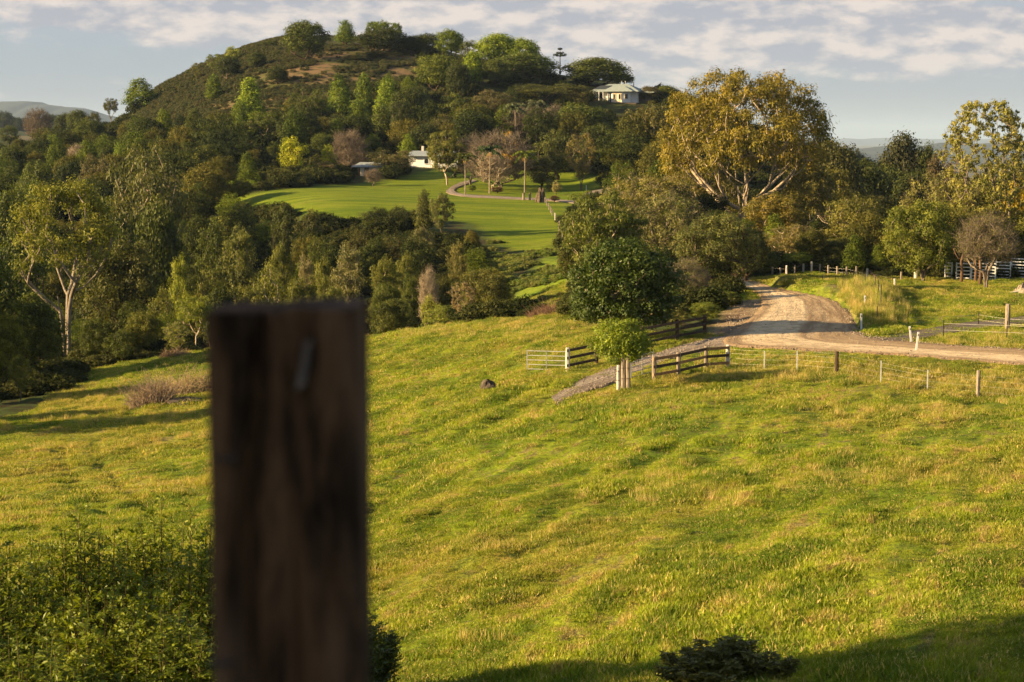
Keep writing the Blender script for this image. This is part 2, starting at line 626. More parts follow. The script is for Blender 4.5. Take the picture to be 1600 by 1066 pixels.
def hz(x, y):
    x = np.atleast_1d(np.asarray(x, float))
    y = np.atleast_1d(np.asarray(y, float))
    b = base_z(x, y)
    return b + relief(x, y, b)


def G(px, py, **k):
    p = ground_px(px, py, **k)
    return Vector((p[0], p[1], float(hz(p[0], p[1])[0])))


def at(px, D):
    x = (px - 800) / F * D
    for _ in range(3):
        z = float(base_z(x, D)[0])
        py = 213 - z / D * F
        r = ray(px, py)
        x = r[0] / r[1] * D
    return Vector((x, D, float(hz(x, D)[0])))


# ------------------------------------------------------------------ materials
def new_mat(name):
    m = bpy.data.materials.new(name)
    m.use_nodes = True
    return m, NT(m.node_tree)


def out(t, sh):
    t.n('ShaderNodeOutputMaterial', {'Surface': sh})


def plain(name, c, rough=0.7, var=0.25, scale=6.0, bump=0.15, metal=0.0, spec=0.3, c2=None, stretch=None):
    m, t = new_mat(name)
    tc = t.n('ShaderNodeTexCoord')
    v = tc.outputs['Object']
    if stretch:
        v = t.n('ShaderNodeMapping', {'Vector': v, 'Scale': stretch}).outputs[0]
    n = t.noise(v, scale, 5, 0.6)
    c2 = c2 or tuple(max(0, k * (1 - var * 2)) for k in c)
    cc = t.mix(t.ss(n, 0.35, 0.65), c2, c)
    bs = t.n('ShaderNodeBsdfPrincipled', {'Base Color': cc, 'Roughness': rough, 'Metallic': metal, 'Specular IOR Level': spec})
    if bump:
        b = t.n('ShaderNodeBump', {'Strength': bump, 'Distance': 0.02, 'Height': n})
        t.set(bs, 'Normal', b.outputs[0])
    out(t, bs.outputs[0])
    return m


def ground_color(t, pos):
    """patchy pasture: fresh green, dull green, straw and a little bare earth, by world position"""
    sep = t.n('ShaderNodeSeparateXYZ', {0: pos})
    u = t.m('SUBTRACT', t.m('MULTIPLY', sep.outputs[0], .95), t.m('MULTIPLY', sep.outputs[1], .32))
    w = t.m('ADD', t.m('MULTIPLY', sep.outputs[0], .32), t.m('MULTIPLY', sep.outputs[1], .95))
    st = t.n('ShaderNodeCombineXYZ', {0: u, 1: t.m('MULTIPLY', w, 0.33), 2: 0.0}).outputs[0]
    big = t.noise(pos, 0.075, 3, 0.6)
    mid = t.noise(st, 0.55, 4, 0.65)
    fine = t.noise(st, 2.6, 3, 0.65)
    c = t.mix(t.ss(mid, 0.40, 0.60), (0.120, 0.180, 0.008), (0.275, 0.320, 0.016))
    c = t.mix(t.ss(big, 0.45, 0.62), c, t.mix(t.ss(mid, .4, .6), (0.17, 0.20, 0.016), (0.31, 0.30, 0.035)))
    dry = t.ss(t.m('ADD', t.m('MULTIPLY', mid, 0.6), t.m('MULTIPLY', fine, 0.6)), 0.62, 0.76)
    c = t.mix(t.m('MULTIPLY', dry, 0.8), c, (0.40, 0.29, 0.115))
    return c, big, mid, fine


def mat_terrain():
    m, t = new_mat('terrain_ground')
    geo = t.n('ShaderNodeNewGeometry')
    pos = geo.outputs['Position']
    c, big, mid, fine = ground_color(t, pos)
    zn = t.n('ShaderNodeAttribute', attribute_name='zone')
    zs = t.n('ShaderNodeSeparateColor', {0: zn.outputs['Color']})
    zb = t.n('ShaderNodeAttribute', attribute_name='zone_b')
    zs2 = t.n('ShaderNodeSeparateColor', {0: zb.outputs['Color']})
    c = t.mix(t.m('MULTIPLY', t.ss(fine, 0.45, 0.7), 0.6), c, (0.10, 0.080, 0.035))
    soil_and_clump_shade = t.noise(pos, 5.0, 5, 0.8)
    c = t.mix(t.m('MULTIPLY', t.ss(soil_and_clump_shade, 0.46, 0.62), 0.7), c, (0.060, 0.070, 0.012))  # fine dark mottling: soil between tufts plus painted clump shadows
    # wooded ground: litter and low weeds
    w1 = t.noise(pos, 0.35, 5, 0.7)
    wood = t.mix(t.ss(w1, 0.42, 0.58), (0.045, 0.035, 0.015), (0.060, 0.080, 0.018))
    lawn_n = t.noise(t.n('ShaderNodeMapping', {'Vector': pos, 'Scale': (0.25, 1.2, 1.0)}).outputs[0], 0.35, 4, 0.6)
    lawn = t.mix(t.ss(lawn_n, 0.35, 0.65), (0.105, 0.155, 0.006), (0.20, 0.235, 0.012))
    lawn = t.mix(t.m('MULTIPLY', t.ss(t.noise(pos, 0.12, 5, 0.7), 0.52, 0.72), 0.55), lawn, (0.235, 0.225, 0.035))
    lawn = t.mix(t.m('MULTIPLY', t.ss(t.noise(pos, 1.6, 3, 0.7), 0.5, 0.8), 0.6), lawn, (0.07, 0.10, 0.010))
    bright = t.mix(t.ss(w1, 0.4, 0.6), (0.10, 0.16, 0.012), (0.19, 0.24, 0.02))
    h1 = t.noise(t.n('ShaderNodeMapping', {'Vector': pos, 'Scale': (1.0, 1.0, 0.4)}).outputs[0], 0.09, 6, 0.7)
    hill = t.mix(t.ss(h1, 0.40, 0.58), (0.085, 0.090, 0.024), (0.20, 0.125, 0.065))
    hill = t.mix(t.ss(t.noise(pos, 0.5, 4, 0.7), 0.45, 0.7), hill, (0.050, 0.056, 0.018))
    far = t.mix(t.ss(t.noise(pos, 0.004, 4, 0.6), 0.42, 0.58), (0.05, 0.065, 0.03), (0.22, 0.17, 0.09))
    field = t.m('ADD', zs.outputs[0], 0.0)
    cc = t.mix(field, wood, c)
    cc = t.mix(zs.outputs[1], cc, lawn)
    cc = t.mix(zs.outputs[2], cc, hill)
    cc = t.mix(zs2.outputs[0], cc, bright)
    cc = t.mix(zs2.outputs[1], cc, far)
    cc = t.mix(zs2.outputs[2], cc, t.mix(t.ss(mid, .4, .6), (0.16, 0.105, 0.06), (0.36, 0.25, 0.14)))
    bs = t.n('ShaderNodeBsdfPrincipled', {'Base Color': cc, 'Roughness': 0.95, 'Specular IOR Level': 0.1})
    h = t.m('ADD', t.m('MULTIPLY', t.noise(pos, 1.4, 5, 0.7), 0.5), t.m('MULTIPLY', t.noise(pos, 6.0, 4, 0.8), 0.35))
    b = t.n('ShaderNodeBump', {'Strength': 0.7, 'Distance': 0.35, 'Height': h})
    t.set(bs, 'Normal', b.outputs[0])
    out(t, bs.outputs[0])
    return m


def mat_road(name, c1, c2, c3):
    m, t = new_mat(name)
    geo = t.n('ShaderNodeNewGeometry')
    pos = geo.outputs['Position']
    a = t.n('ShaderNodeAttribute', attribute_name='across')
    sc = t.n('ShaderNodeSeparateColor', {0: a.outputs['Color']})
    ac, al = sc.outputs[0], sc.outputs[1]
    wv = t.m('ADD', ac, t.m('MULTIPLY', t.m('SUBTRACT', t.noise(pos, 0.35, 3), 0.5), 0.10))
    v = t.n('ShaderNodeCombineXYZ', {0: t.m('MULTIPLY', wv, 9.0), 1: t.m('MULTIPLY', al, 9.0), 2: 0.0}).outputs[0]
    streak = t.noise(v, 1.6, 5, 0.65)
    grit = t.noise(pos, 9.0, 4, 0.75)
    patch = t.noise(pos, 1.3, 5, 0.7)
    c = t.mix(t.ss(streak, 0.36, 0.62), c1, c2)
    # pale compacted band where cars run, loose darker gravel outside it
    band = t.m('MULTIPLY', t.ss(wv, 0.10, 0.22), t.m('SUBTRACT', 1.0, t.ss(wv, 0.50, 0.56)))
    c = t.mix(t.m('MULTIPLY', band, 0.75), c, c3)
    edge = t.m('MAXIMUM', t.ss(wv, 0.86, 0.97), t.m('SUBTRACT', 1.0, t.ss(wv, 0.02, 0.12)))
    c = t.mix(t.m('MULTIPLY', edge, 0.6), c, t.mix(0.5, c1, (0.20, 0.11, 0.05)))
    c = t.mix(t.m('MULTIPLY', t.ss(grit, 0.52, 0.72), 0.45), c, t.mix(0.5, c1, (0.1, 0.07, 0.05)))
    c = t.mix(t.m('MULTIPLY', t.ss(patch, 0.45, 0.62), 0.55), c, c1)
    bs = t.n('ShaderNodeBsdfPrincipled', {'Base Color': c, 'Roughness': 0.95, 'Specular IOR Level': 0.15})
    h = t.m('ADD', t.m('MULTIPLY', grit, 0.35), t.m('MULTIPLY', streak, 0.8))
    b = t.n('ShaderNodeBump', {'Strength': 0.9, 'Distance': 0.14, 'Height': h})
    t.set(bs, 'Normal', b.outputs[0])
    out(t, bs.outputs[0])
    return m


def mat_leaf(name, base=None, trans=0.30, rough=0.5, spread=0.6, spec=0.25):
    """leaf colour comes from the object's own colour, varied leaf by leaf"""
    m, t = new_mat(name)
    oi = t.n('ShaderNodeObjectInfo')
    at_ = t.n('ShaderNodeAttribute', attribute_name='leafv')
    v = at_.outputs['Fac']
    c = oi.outputs['Color'] if base is None else None
    if base is not None:
        c = t.mix(oi.outputs['Random'], base[0], base[1])
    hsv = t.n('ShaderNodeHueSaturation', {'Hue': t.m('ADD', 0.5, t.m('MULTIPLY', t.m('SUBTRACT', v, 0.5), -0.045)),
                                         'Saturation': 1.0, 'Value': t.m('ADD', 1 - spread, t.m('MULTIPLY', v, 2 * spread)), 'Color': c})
    bs = t.n('ShaderNodeBsdfPrincipled', {'Base Color': hsv.outputs[0], 'Roughness': rough, 'Specular IOR Level': spec})
    tr = t.n('ShaderNodeBsdfTranslucent', {'Color': t.mix(1.0, hsv.outputs[0], (1.25, 1.3, 0.5), 'MULTIPLY')})
    mx = t.n('ShaderNodeMixShader', {0: trans, 1: bs.outputs[0], 2: tr.outputs[0]})
    out(t, mx.outputs[0])
    return m


def mat_bark(name):
    m, t = new_mat(name)
    oi = t.n('ShaderNodeObjectInfo')
    tc = t.n('ShaderNodeTexCoord')
    v = t.n('ShaderNodeMapping', {'Vector': tc.outputs['Object'], 'Scale': (1, 1, 0.25)}).outputs[0]
    n = t.noise(v, 5.0, 5, 0.7)
    c = t.mix(t.ss(n, 0.38, 0.62), t.mix(1.0, oi.outputs['Color'], (0.5, 0.46, 0.42), 'MULTIPLY'), oi.outputs['Color'])
    bs = t.n('ShaderNodeBsdfPrincipled', {'Base Color': c, 'Roughness': 0.9, 'Specular IOR Level': 0.15})
    b = t.n('ShaderNodeBump', {'Strength': 0.5, 'Distance': 0.03, 'Height': n})
    t.set(bs, 'Normal', b.outputs[0])
    out(t, bs.outputs[0])
    return m


def mat_grass(name, tall=False):
    m, t = new_mat(name)
    geo = t.n('ShaderNodeNewGeometry')
    oi = t.n('ShaderNodeObjectInfo')
    c, big, mid, fine = ground_color(t, geo.outputs['Position'])
    at_ = t.n('ShaderNodeAttribute', attribute_name='leafv')
    v = at_.outputs['Fac']
    straw = t.ss(t.m('ADD', v, t.m('MULTIPLY', oi.outputs['Random'], 0.45)), 1.0, 1.3) if not tall else t.ss(t.m('ADD', v, t.m('MULTIPLY', oi.outputs['Random'], 0.8)), 0.75, 1.3)
    c = t.mix(t.m('MULTIPLY', straw, 0.9), c, (0.52, 0.38, 0.15))
    r2 = t.m('ADD', 0.72, t.m('MULTIPLY', v, 0.7))
    hsv = t.n('ShaderNodeHueSaturation', {'Hue': 0.5, 'Saturation': 1.0, 'Value': r2, 'Color': c})
    bs = t.n('ShaderNodeBsdfPrincipled', {'Base Color': hsv.outputs[0], 'Roughness': 0.6, 'Specular IOR Level': 0.25})
    tr = t.n('ShaderNodeBsdfTranslucent', {'Color': t.mix(1.0, hsv.outputs[0], (1.3, 1.25, 0.6), 'MULTIPLY')})
    mx = t.n('ShaderNodeMixShader', {0: 0.4, 1: bs.outputs[0], 2: tr.outputs[0]})
    out(t, mx.outputs[0])
    return m


M = {
    'terrain': mat_terrain(),
    'road': mat_road('road_dirt', (0.28, 0.185, 0.100), (0.48, 0.34, 0.195), (0.78, 0.60, 0.37)),
    'gravel': mat_road('gravel_grey', (0.19, 0.145, 0.11), (0.34, 0.27, 0.21), (0.38, 0.31, 0.245)),
    'leaf': mat_leaf('leaf_matt', rough=0.6),
    'leaf_gloss': mat_leaf('leaf_glossy', rough=0.5, trans=0.3, spec=0.3),
    'bark': mat_bark('bark'),
    'grass': mat_grass('grass_short'),
    'grass_tall': mat_grass('grass_tall', True),
    'under': mat_leaf('undergrowth_leaf', ((0.026, 0.036, 0.008), (0.070, 0.072, 0.018)), rough=0.75, spec=.1),
    'scrub': mat_leaf('hill_scrub_leaf', ((0.050, 0.065, 0.016), (0.105, 0.090, 0.034)), rough=0.7),
    'farwood': mat_leaf('far_wood_leaf', ((0.035, 0.045, 0.015), (0.06, 0.065, 0.025)), rough=0.7),
    'dry': mat_leaf('dry_twig', ((0.30, 0.19, 0.13), (0.40, 0.27, 0.18)), rough=0.8, trans=0.1),
    'timber_dark': plain('timber_dark', (0.10, 0.062, 0.038), 0.9, 0.3, 14, 0.4, stretch=(1, 1, .2)),
    'timber_orange_lit': plain('timber_orange_lit', (0.36, 0.20, 0.09), 0.85, 0.2, 14, 0.3),
    'timber_grey': plain('timber_grey', (0.34, 0.27, 0.20), 0.9, 0.25, 14, 0.4, stretch=(1, 1, .2)),
    'timber_pale': plain('timber_pale', (0.62, 0.55, 0.46), 0.85, 0.15, 12, 0.3),
    'white_paint': plain('white_paint', (0.78, 0.76, 0.72), 0.6, 0.06, 3, 0.05),
    'cream_paint': plain('cream_paint', (0.72, 0.60, 0.42), 0.6, 0.05, 3, 0.05),
    'steel': plain('galvanised_steel', (0.40, 0.40, 0.40), 0.45, 0.1, 8, 0.05, metal=0.4),
    'steel_dark': plain('dark_steel', (0.07, 0.055, 0.05), 0.7, 0.2, 10, 0.1, metal=0.2),
    'roof_green': plain('roof_green_metal', (0.30, 0.34, 0.31), 0.55, 0.08, 2, 0.05),
    'roof_grey': plain('roof_grey_metal', (0.33, 0.36, 0.37), 0.5, 0.08, 2, 0.05),
    'roof_dark': plain('roof_dark_metal', (0.05, 0.055, 0.06), 0.5, 0.08, 2, 0.05),
    'glass': plain('window_glass', (0.02, 0.025, 0.03), 0.12, 0.1, 2, 0.0, spec=0.6),
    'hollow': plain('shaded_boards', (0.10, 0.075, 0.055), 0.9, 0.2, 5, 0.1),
    'rust': plain('rusted_wire', (0.20, 0.13, 0.09), 0.8, 0.2, 10, 0.1, metal=0.3),
    'tape': plain('pale_fence_tape', (0.72, 0.68, 0.58), 0.7, 0.1, 5, 0.0),
    'wire': plain('wire_steel', (0.35, 0.33, 0.30), 0.5, 0.1, 5, 0.0, metal=0.6),
    'earth': plain('bare_earth', (0.12, 0.09, 0.065), 0.95, 0.3, 3, 0.6),
    'hills': plain('distant_hill_cover', (0.045, 0.055, 0.045), 0.95, 0.25, 0.004, 0.0),
    'orange_leaf': plain('orange_fruit', (0.50, 0.30, 0.09), 0.8, 0.2, 8, 0.2),
}


def mat_post():
    m, t = new_mat('weathered_post_wood')
    tc = t.n('ShaderNodeTexCoord')
    v = t.n('ShaderNodeMapping', {'Vector': tc.outputs['Object'], 'Scale': (14, 14, 1.6)}).outputs[0]
    n = t.noise(v, 1.2, 6, 0.7, dist=0.6)
    v2 = t.n('ShaderNodeMapping', {'Vector': tc.outputs['Object'], 'Scale': (7, 7, 1.2)}).outputs[0]
    n2 = t.noise(v2, 1.0, 3, 0.6)
    c = t.mix(t.ss(n, 0.40, 0.62), (0.016, 0.010, 0.007), (0.125, 0.068, 0.038))
    c = t.mix(t.m('MULTIPLY', t.ss(n2, 0.5, 0.68), 0.8), c, (0.165, 0.100, 0.066))
    bs = t.n('ShaderNodeBsdfPrincipled', {'Base Color': c, 'Roughness': 0.95, 'Specular IOR Level': 0.1})
    b = t.n('ShaderNodeBump', {'Strength': 0.8, 'Distance': 0.012, 'Height': n})
    t.set(bs, 'Normal', b.outputs[0])
    out(t, bs.outputs[0])
    return m


M['post'] = mat_post()


# ------------------------------------------------------------------ terrain mesh
def build_terrain():
    us = np.linspace(-0.62, 0.62, 460)
    ys = np.concatenate([np.linspace(-70, 2, 10, endpoint=False), np.exp(np.linspace(math.log(2), math.log(26), 40, endpoint=False)),
                         np.exp(np.linspace(math.log(26), math.log(360), 420, endpoint=False)),
                         np.exp(np.linspace(math.log(360), math.log(2400), 110, endpoint=False)),
                         np.exp(np.linspace(math.log(2400), math.log(60000), 40))])
    U, Yv = np.meshgrid(us, ys)
    X = U * (np.maximum(Yv, 0) + 45)
    nr, nc = X.shape
    x = X.ravel()
    y = Yv.ravel()
    z = hz(x, y)
    me = mesh_np('ground', np.stack([x, y, z], 1), np.zeros((0, 4)), 4) if False else None
    i = np.arange((nr - 1) * (nc - 1))
    r = i // (nc - 1)
    c = i % (nc - 1)
    a = r * nc + c
    faces = np.stack([a, a + 1, a + nc + 1, a + nc], 1)
    me = mesh_np('ground', np.stack([x, y, z], 1), faces, 4)
    nf, lawn, bright, hill, far = zones(x, y, z)
    A = np.zeros((len(x), 4), np.float32)
    A[:, 0] = nf
    A[:, 1] = lawn
    A[:, 2] = hill
    A[:, 3] = 1
    B = np.zeros((len(x), 4), np.float32)
    B[:, 0] = bright
    B[:, 1] = far
    dm = (y > 95) & (y < 160) & (x > 5) & (x < 45)
    bank = np.zeros(len(x))
    d = dist_poly(x[dm], y[dm], BANKC)
    bank[dm] = np.clip(1.3 - d / 0.8, 0, 1)
    bank = np.maximum(bank, pip(x, y, EARTH) * 1.0)
    B[:, 2] = bank
    B[:, 3] = 1
    # soften the zone borders over the neighbouring vertices
    for arr in (A, B):
        for k in range(3):
            g = arr[:, k].reshape(nr, nc)
            for _ in range(2):
                gg = g.copy()
                gg[1:-1, 1:-1] = (g[1:-1, 1:-1] * 2 + g[:-2, 1:-1] + g[2:, 1:-1] + g[1:-1, :-2] + g[1:-1, 2:]) / 6
                g = gg
            arr[:, k] = g.ravel()
    for nm, arr in (('zone', A), ('zone_b', B)):
        at_ = me.color_attributes.new(nm, 'FLOAT_COLOR', 'POINT')
        at_.data.foreach_set('color', arr.ravel())
    o = link('ground', me, M['terrain'])
    tag(o, kind='structure')


build_terrain()


def ribbon(name, key, mat, lift):
    L, R = ROADS[key]
    n = len(L)
    W = 25
    vs = np.zeros((n, W, 3))
    ac = np.zeros((n, W, 4), np.float32)
    s = np.concatenate([[0], np.cumsum(np.linalg.norm(np.diff((L + R) / 2, axis=0), axis=1))])
    for j in range(W):
        t = j / (W - 1)
        tt = t
        p = L * (1 - tt) + R * tt
        if j in (0, W - 1):
            d = (R - L) / np.maximum(np.linalg.norm(R - L, axis=1), .1)[:, None]
            p = p + d * (fbm(s / 0.9, s * 0 + j, 5, 3) * (1.2 if key == 'driveway' else 0.7))[:, None]
        vs[:, j, :2] = p
        ac[:, j, 0] = t
        ac[:, j, 1] = s / 100
        ac[:, j, 3] = 1
    x = vs[:, :, 0].ravel()
    y = vs[:, :, 1].ravel()
    z = base_z(x, y) + lift
    # wheel ruts and loose windrows
    a = ac[:, :, 0].ravel()
    z = z + 0.012 * np.sin(a * 40) + 0.02 * fbm(x / .8, y / .8, 8, 2)
    ed = (ac[:, :, 0].ravel() < 0.001) | (ac[:, :, 0].ravel() > .999)
    z = np.where(ed, z - lift - 0.12, z)
    vs[:, :, 2] = z.reshape(n, W)
    i = np.arange((n - 1) * (W - 1))
    r = i // (W - 1)
    c = i % (W - 1)
    q = r * W + c
    faces = np.stack([q, q + 1, q + W + 1, q + W], 1)
    me = mesh_np(name, vs.reshape(-1, 3), faces, 4)
    at_ = me.color_attributes.new('across', 'FLOAT_COLOR', 'POINT')
    at_.data.foreach_set('color', ac.ravel())
    o = link(name, me, mat)
    tag(o, kind='structure')
    return o


ribbon('dirt_road', 'dirt_road', M['road'], 0.06)
ribbon('gravel_driveway', 'driveway', M['gravel'], 0.045)
ribbon('farm_track', 'farm_track', mat_road('track_soil', (0.10, 0.080, 0.062), (0.20, 0.16, 0.125), (0.19, 0.15, 0.12)), 0.05)
ribbon('garden_drive', 'garden_drive', M['gravel'], 0.10)
ribbon('upper_road', 'upper_road', M['gravel'], 0.12)


def distant_hills():
    # low ranges on the horizon, each a solid ridge with its own depth
    for (nm, D, prof, dep) in [
        ('distant_range', 9000, [(-500, 175), (-300, 168), (-150, 163), (0, 161), (50, 160.5), (90, 163), (120, 168), (150, 175), (180, 184), (230, 200), (300, 216)], 2600),
        ('distant_lowland', 7000, [(900, 235), (1100, 236), (1250, 236), (1330, 233), (1380, 231), (1420, 228), (1440, 229), (1480, 223), (1530, 226), (1600, 224), (1750, 228), (2000, 232)], 1500),
        ('distant_shore', 24000, [(-200, 222), (500, 222), (1000, 220), (1200, 218.5), (1345, 217.5), (1400, 218), (1500, 219), (1700, 220), (2200, 222)], 5000),
    ]:
        pxs = np.linspace(prof[0][0], prof[-1][0], 160)
        pys = np.interp(pxs, [p[0] for p in prof], [p[1] for p in prof])
        rows = 14
        V = []
        for j in range(rows):
            t = j / (rows - 1)
            h = math.sin(t * math.pi) ** 0.8
            for i, px in enumerate(pxs):
                top = P(px, pys[i], D)
                y = D + (t - 0.5) * dep
                x = top[0]
                nz = 18 * float(vnoise(px / 14.0, t * 6, 7)) * h * D / 9000
                V.append((x, y, -118 + (top[2] + 118) * h + nz))
        n = len(pxs)
        i = np.arange((rows - 1) * (n - 1))
        r = i // (n - 1)
        c = i % (n - 1)
        q = r * n + c
        o = link(nm, mesh_np(nm, V, np.stack([q, q + 1, q + n + 1, q + n], 1), 4), M['hills'])
        tag(o, kind='structure')


distant_hills()


# ------------------------------------------------------------------ tree makers
def leaf_mesh(name, C, N_, T, ln, wd, val, tri=False):
    """diamond leaves: centre, normal, long axis, length, width, colour value"""
    T = T - N_ * np.sum(T * N_, 1)[:, None]
    T /= np.maximum(np.linalg.norm(T, axis=1), 1e-6)[:, None]
    Bv = np.cross(N_, T)
    n = len(C)
    V = np.empty((n, 4, 3), np.float32)
    V[:, 0] = C - T * (ln / 2)[:, None]
    V[:, 1] = C + Bv * (wd / 2)[:, None] + N_ * (wd * 0.15)[:, None]
    V[:, 2] = C + T * (ln / 2)[:, None]
    V[:, 3] = C - Bv * (wd / 2)[:, None] + N_ * (wd * 0.15)[:, None]
    me = mesh_np(name, V.reshape(-1, 3), np.arange(n * 4).reshape(n, 4), 4, smooth=False)
    a = me.attributes.new('leafv', 'FLOAT', 'FACE')
    a.data.foreach_set('value', np.asarray(val, np.float32))
    return me


def rnd_unit(rng, n):
    v = rng.normal(size=(n, 3))
    return v / np.linalg.norm(v, axis=1)[:, None]


def tubes_mesh(name, segs, sides=5):
    """segs: list of (p0, p1, r0, r1)"""
    n = len(segs)
    A = np.array([s[0] for s in segs], float)
    Bp = np.array([s[1] for s in segs], float)
    r0 = np.array([s[2] for s in segs])
    r1 = np.array([s[3] for s in segs])
    d = Bp - A
    L = np.maximum(np.linalg.norm(d, axis=1), 1e-6)
    d = d / L[:, None]
    Bp = Bp + d * (r1 * 0.4)[:, None]
    ref = np.where(np.abs(d[:, 2:3]) < 0.9, np.array([[0, 0, 1.0]]), np.array([[1.0, 0, 0]]))
    a = np.cross(d, ref)
    a /= np.linalg.norm(a, axis=1)[:, None]
    b = np.cross(d, a)
    V = np.empty((n, 2, sides, 3))
    for k in range(sides):
        t = 2 * math.pi * k / sides
        off = a * math.cos(t) + b * math.sin(t)
        V[:, 0, k] = A + off * r0[:, None]
        V[:, 1, k] = Bp + off * r1[:, None]
    fs = []
    base = np.arange(n) * sides * 2
    for k in range(sides):
        k2 = (k + 1) % sides
        fs.append(np.stack([base + k, base + k2, base + sides + k2, base + sides + k], 1))
    return mesh_np(name, V.reshape(-1, 3), np.concatenate(fs), 4)


def skeleton(rng, clumps, fork, base_r, stems=1, lean=0.0, bend=0.12, kink=0.05, steep=0.15):
    """grow limbs from the trunk to every clump; returns segments and node list"""
    nodes = []
    par = []
    H = max(c[2] for c in clumps)
    for s in range(stems):
        ang = rng.uniform(0, 6.28) if stems == 1 else 6.283 * s / stems + rng.uniform(-.4, .4)
        off = 0.0 if stems == 1 else 0.12 * H * 0.25
        p0 = np.array([math.cos(ang) * off * 0.4, math.sin(ang) * off * .4, -0.35])
        k0 = len(nodes)
        nodes.append(p0)
        par.append(-1)
        steps = 5
        dirx = np.array([math.cos(ang), math.sin(ang)]) * (lean + (min(.16, .5 / max(fork, 1)) if stems > 1 else 0.0))
        for i in range(1, steps + 1):
            t = i / steps
            z = fork * t
            q = p0 + np.array([dirx[0] * z * t, dirx[1] * z * t, z + .35 if i == 1 else z + .35])
            q[:2] += rng.normal(size=2) * kink * fork * 0.3
            nodes.append(q)
            par.append(len(nodes) - 2)
    cs = sorted(clumps, key=lambda c: (c[0] ** 2 + c[1] ** 2) * 0.6 + (c[2] - fork) ** 2)
    plen = [0] * len(nodes)
    for i in range(len(nodes)):
        if par[i] >= 0:
            plen[i] = plen[par[i]] + np.linalg.norm(nodes[i] - nodes[par[i]])
    tips = []
    low = [c for c in cs if c[2] < fork * 1.25]
    cs = [c for c in cs if c[2] >= fork * 1.25]
    for c in cs:
        c = np.array(c[:3], float)
        N = np.array(nodes)
        d = c - N
        dist = np.linalg.norm(d, axis=1)
        pen = dist + 0.22 * np.array(plen) + np.where(d[:, 2] < dist * steep, dist * (0.9 if steep < .3 else 2.5), 0) + np.where(N[:, 2] < fork * (0.55 if steep < .3 else .22), 100, 0)
        i = int(np.argmin(pen))
        p0 = nodes[i]
        dd = c - p0
        L = np.linalg.norm(dd)
        k = 3 if L > 0.12 * H else 2
        prev = i
        side = rng.normal(size=3) * bend * L * 0.5
        for j in range(1, k + 1):
            t = j / k
            q = p0 + dd * t + side * math.sin(t * math.pi) + np.array([0, 0, -0.10 * L * math.sin(t * math.pi)])
            if j < k:
                q = q + rng.normal(size=3) * kink * L * 0.5
            nodes.append(q)
            par.append(prev)
            plen.append(plen[prev] + L / k)
            prev = len(nodes) - 1
        tips.append(prev)
    n = len(nodes)
    rad = np.zeros(n)
    p = 2.3
    for i in range(n - 1, -1, -1):
        if rad[i] == 0:
            rad[i] = 1.0
        if par[i] >= 0:
            rad[par[i]] = (rad[par[i]] ** p + rad[i] ** p) ** (1 / p)
    rad = rad / rad.max() * base_r
    rad = np.maximum(rad, base_r * 0.05)
    segs = []
    N = np.array(nodes)
    for c in low:
        c = np.array(c[:3], float)
        i = int(np.argmin(np.linalg.norm(N - c, axis=1)))
        rr = min(rad[i] * .8, base_r * .12)
        m = (nodes[i] + c) / 2 + rng.normal(size=3) * .04 * H
        segs.append((nodes[i], m, rr, rr * .7))
        segs.append((m, c, rr * .7, rr * .3))
    for i in range(n):
        if par[i] >= 0:
            r0 = rad[par[i]]
            # a limb starts no thicker than itself where it leaves a thick parent
            r0 = min(r0, rad[i] * 1.35)
            segs.append((nodes[par[i]], nodes[i], r0, rad[i]))
        else:
            pass
    return segs, nodes, tips


def clumps_for(shape, rng, n, R, zc, hz_, rc, zmin=-0.8):
    """clump centres and radii in a crown of half width R, centre height zc, half height hz_"""
    cl = []
    tries = 0
    mind = rc * 0.75
    while len(cl) < n and tries < n * 60:
        tries += 1
        if shape == 'dome':
            d = rnd_unit(rng, 1)[0]
            if d[2] < zmin:
                continue
            s = rng.uniform(0.45, 0.92) ** 0.7
            c = np.array([d[0] * R * s, d[1] * R * s, zc + d[2] * hz_ * s])
        elif shape == 'cone':
            t = rng.uniform(0, 1) ** 0.8
            w = R * (1 - t) ** 0.6 * rng.uniform(0.55, 0.95)
            a = rng.uniform(0, 6.283)
            c = np.array([math.cos(a) * w, math.sin(a) * w, zc - hz_ + 2 * hz_ * t * 0.97])
        elif shape == 'flat':
            a = rng.uniform(0, 6.283)
            w = R * math.sqrt(rng.uniform(0, 1)) * 0.95
            lvl = rng.choice([0.0, 0.45, 0.9, -0.45], p=[.3, .3, .25, .15])
            c = np.array([math.cos(a) * w, math.sin(a) * w, zc + hz_ * lvl * (1 - 0.75 * (w / R) ** 2) + hz_ * 0.2 * rng.normal()])
        elif shape == 'bushy':
            d = rnd_unit(rng, 1)[0]
            s = rng.uniform(0.3, 0.95) ** 0.6
            w = 1.0 + 0.25 * math.sin(d[0] * 5 + d[1] * 3)
            c = np.array([d[0] * R * s * w, d[1] * R * s * w, zc + d[2] * hz_ * s])
        else:   # vase: limbs rise and spread
            a = rng.uniform(0, 6.283)
            t = rng.uniform(0, 1)
            w = R * (0.25 + 0.75 * math.sin(min(t * 1.15, 1) * math.pi * 0.62)) * rng.uniform(0.5, 0.98)
            w *= math.sqrt(max(0.05, 1 - max(0, t - 0.6) ** 2 * 5.5))
            c = np.array([math.cos(a) * w, math.sin(a) * w, zc - hz_ + 2 * hz_ * t])
        if any(np.linalg.norm(c - q[:3]) < mind for q in cl):
            continue
        r = rc * rng.uniform(0.7, 1.25)
        cl.append(np.array([c[0], c[1], c[2], r]))
    return cl


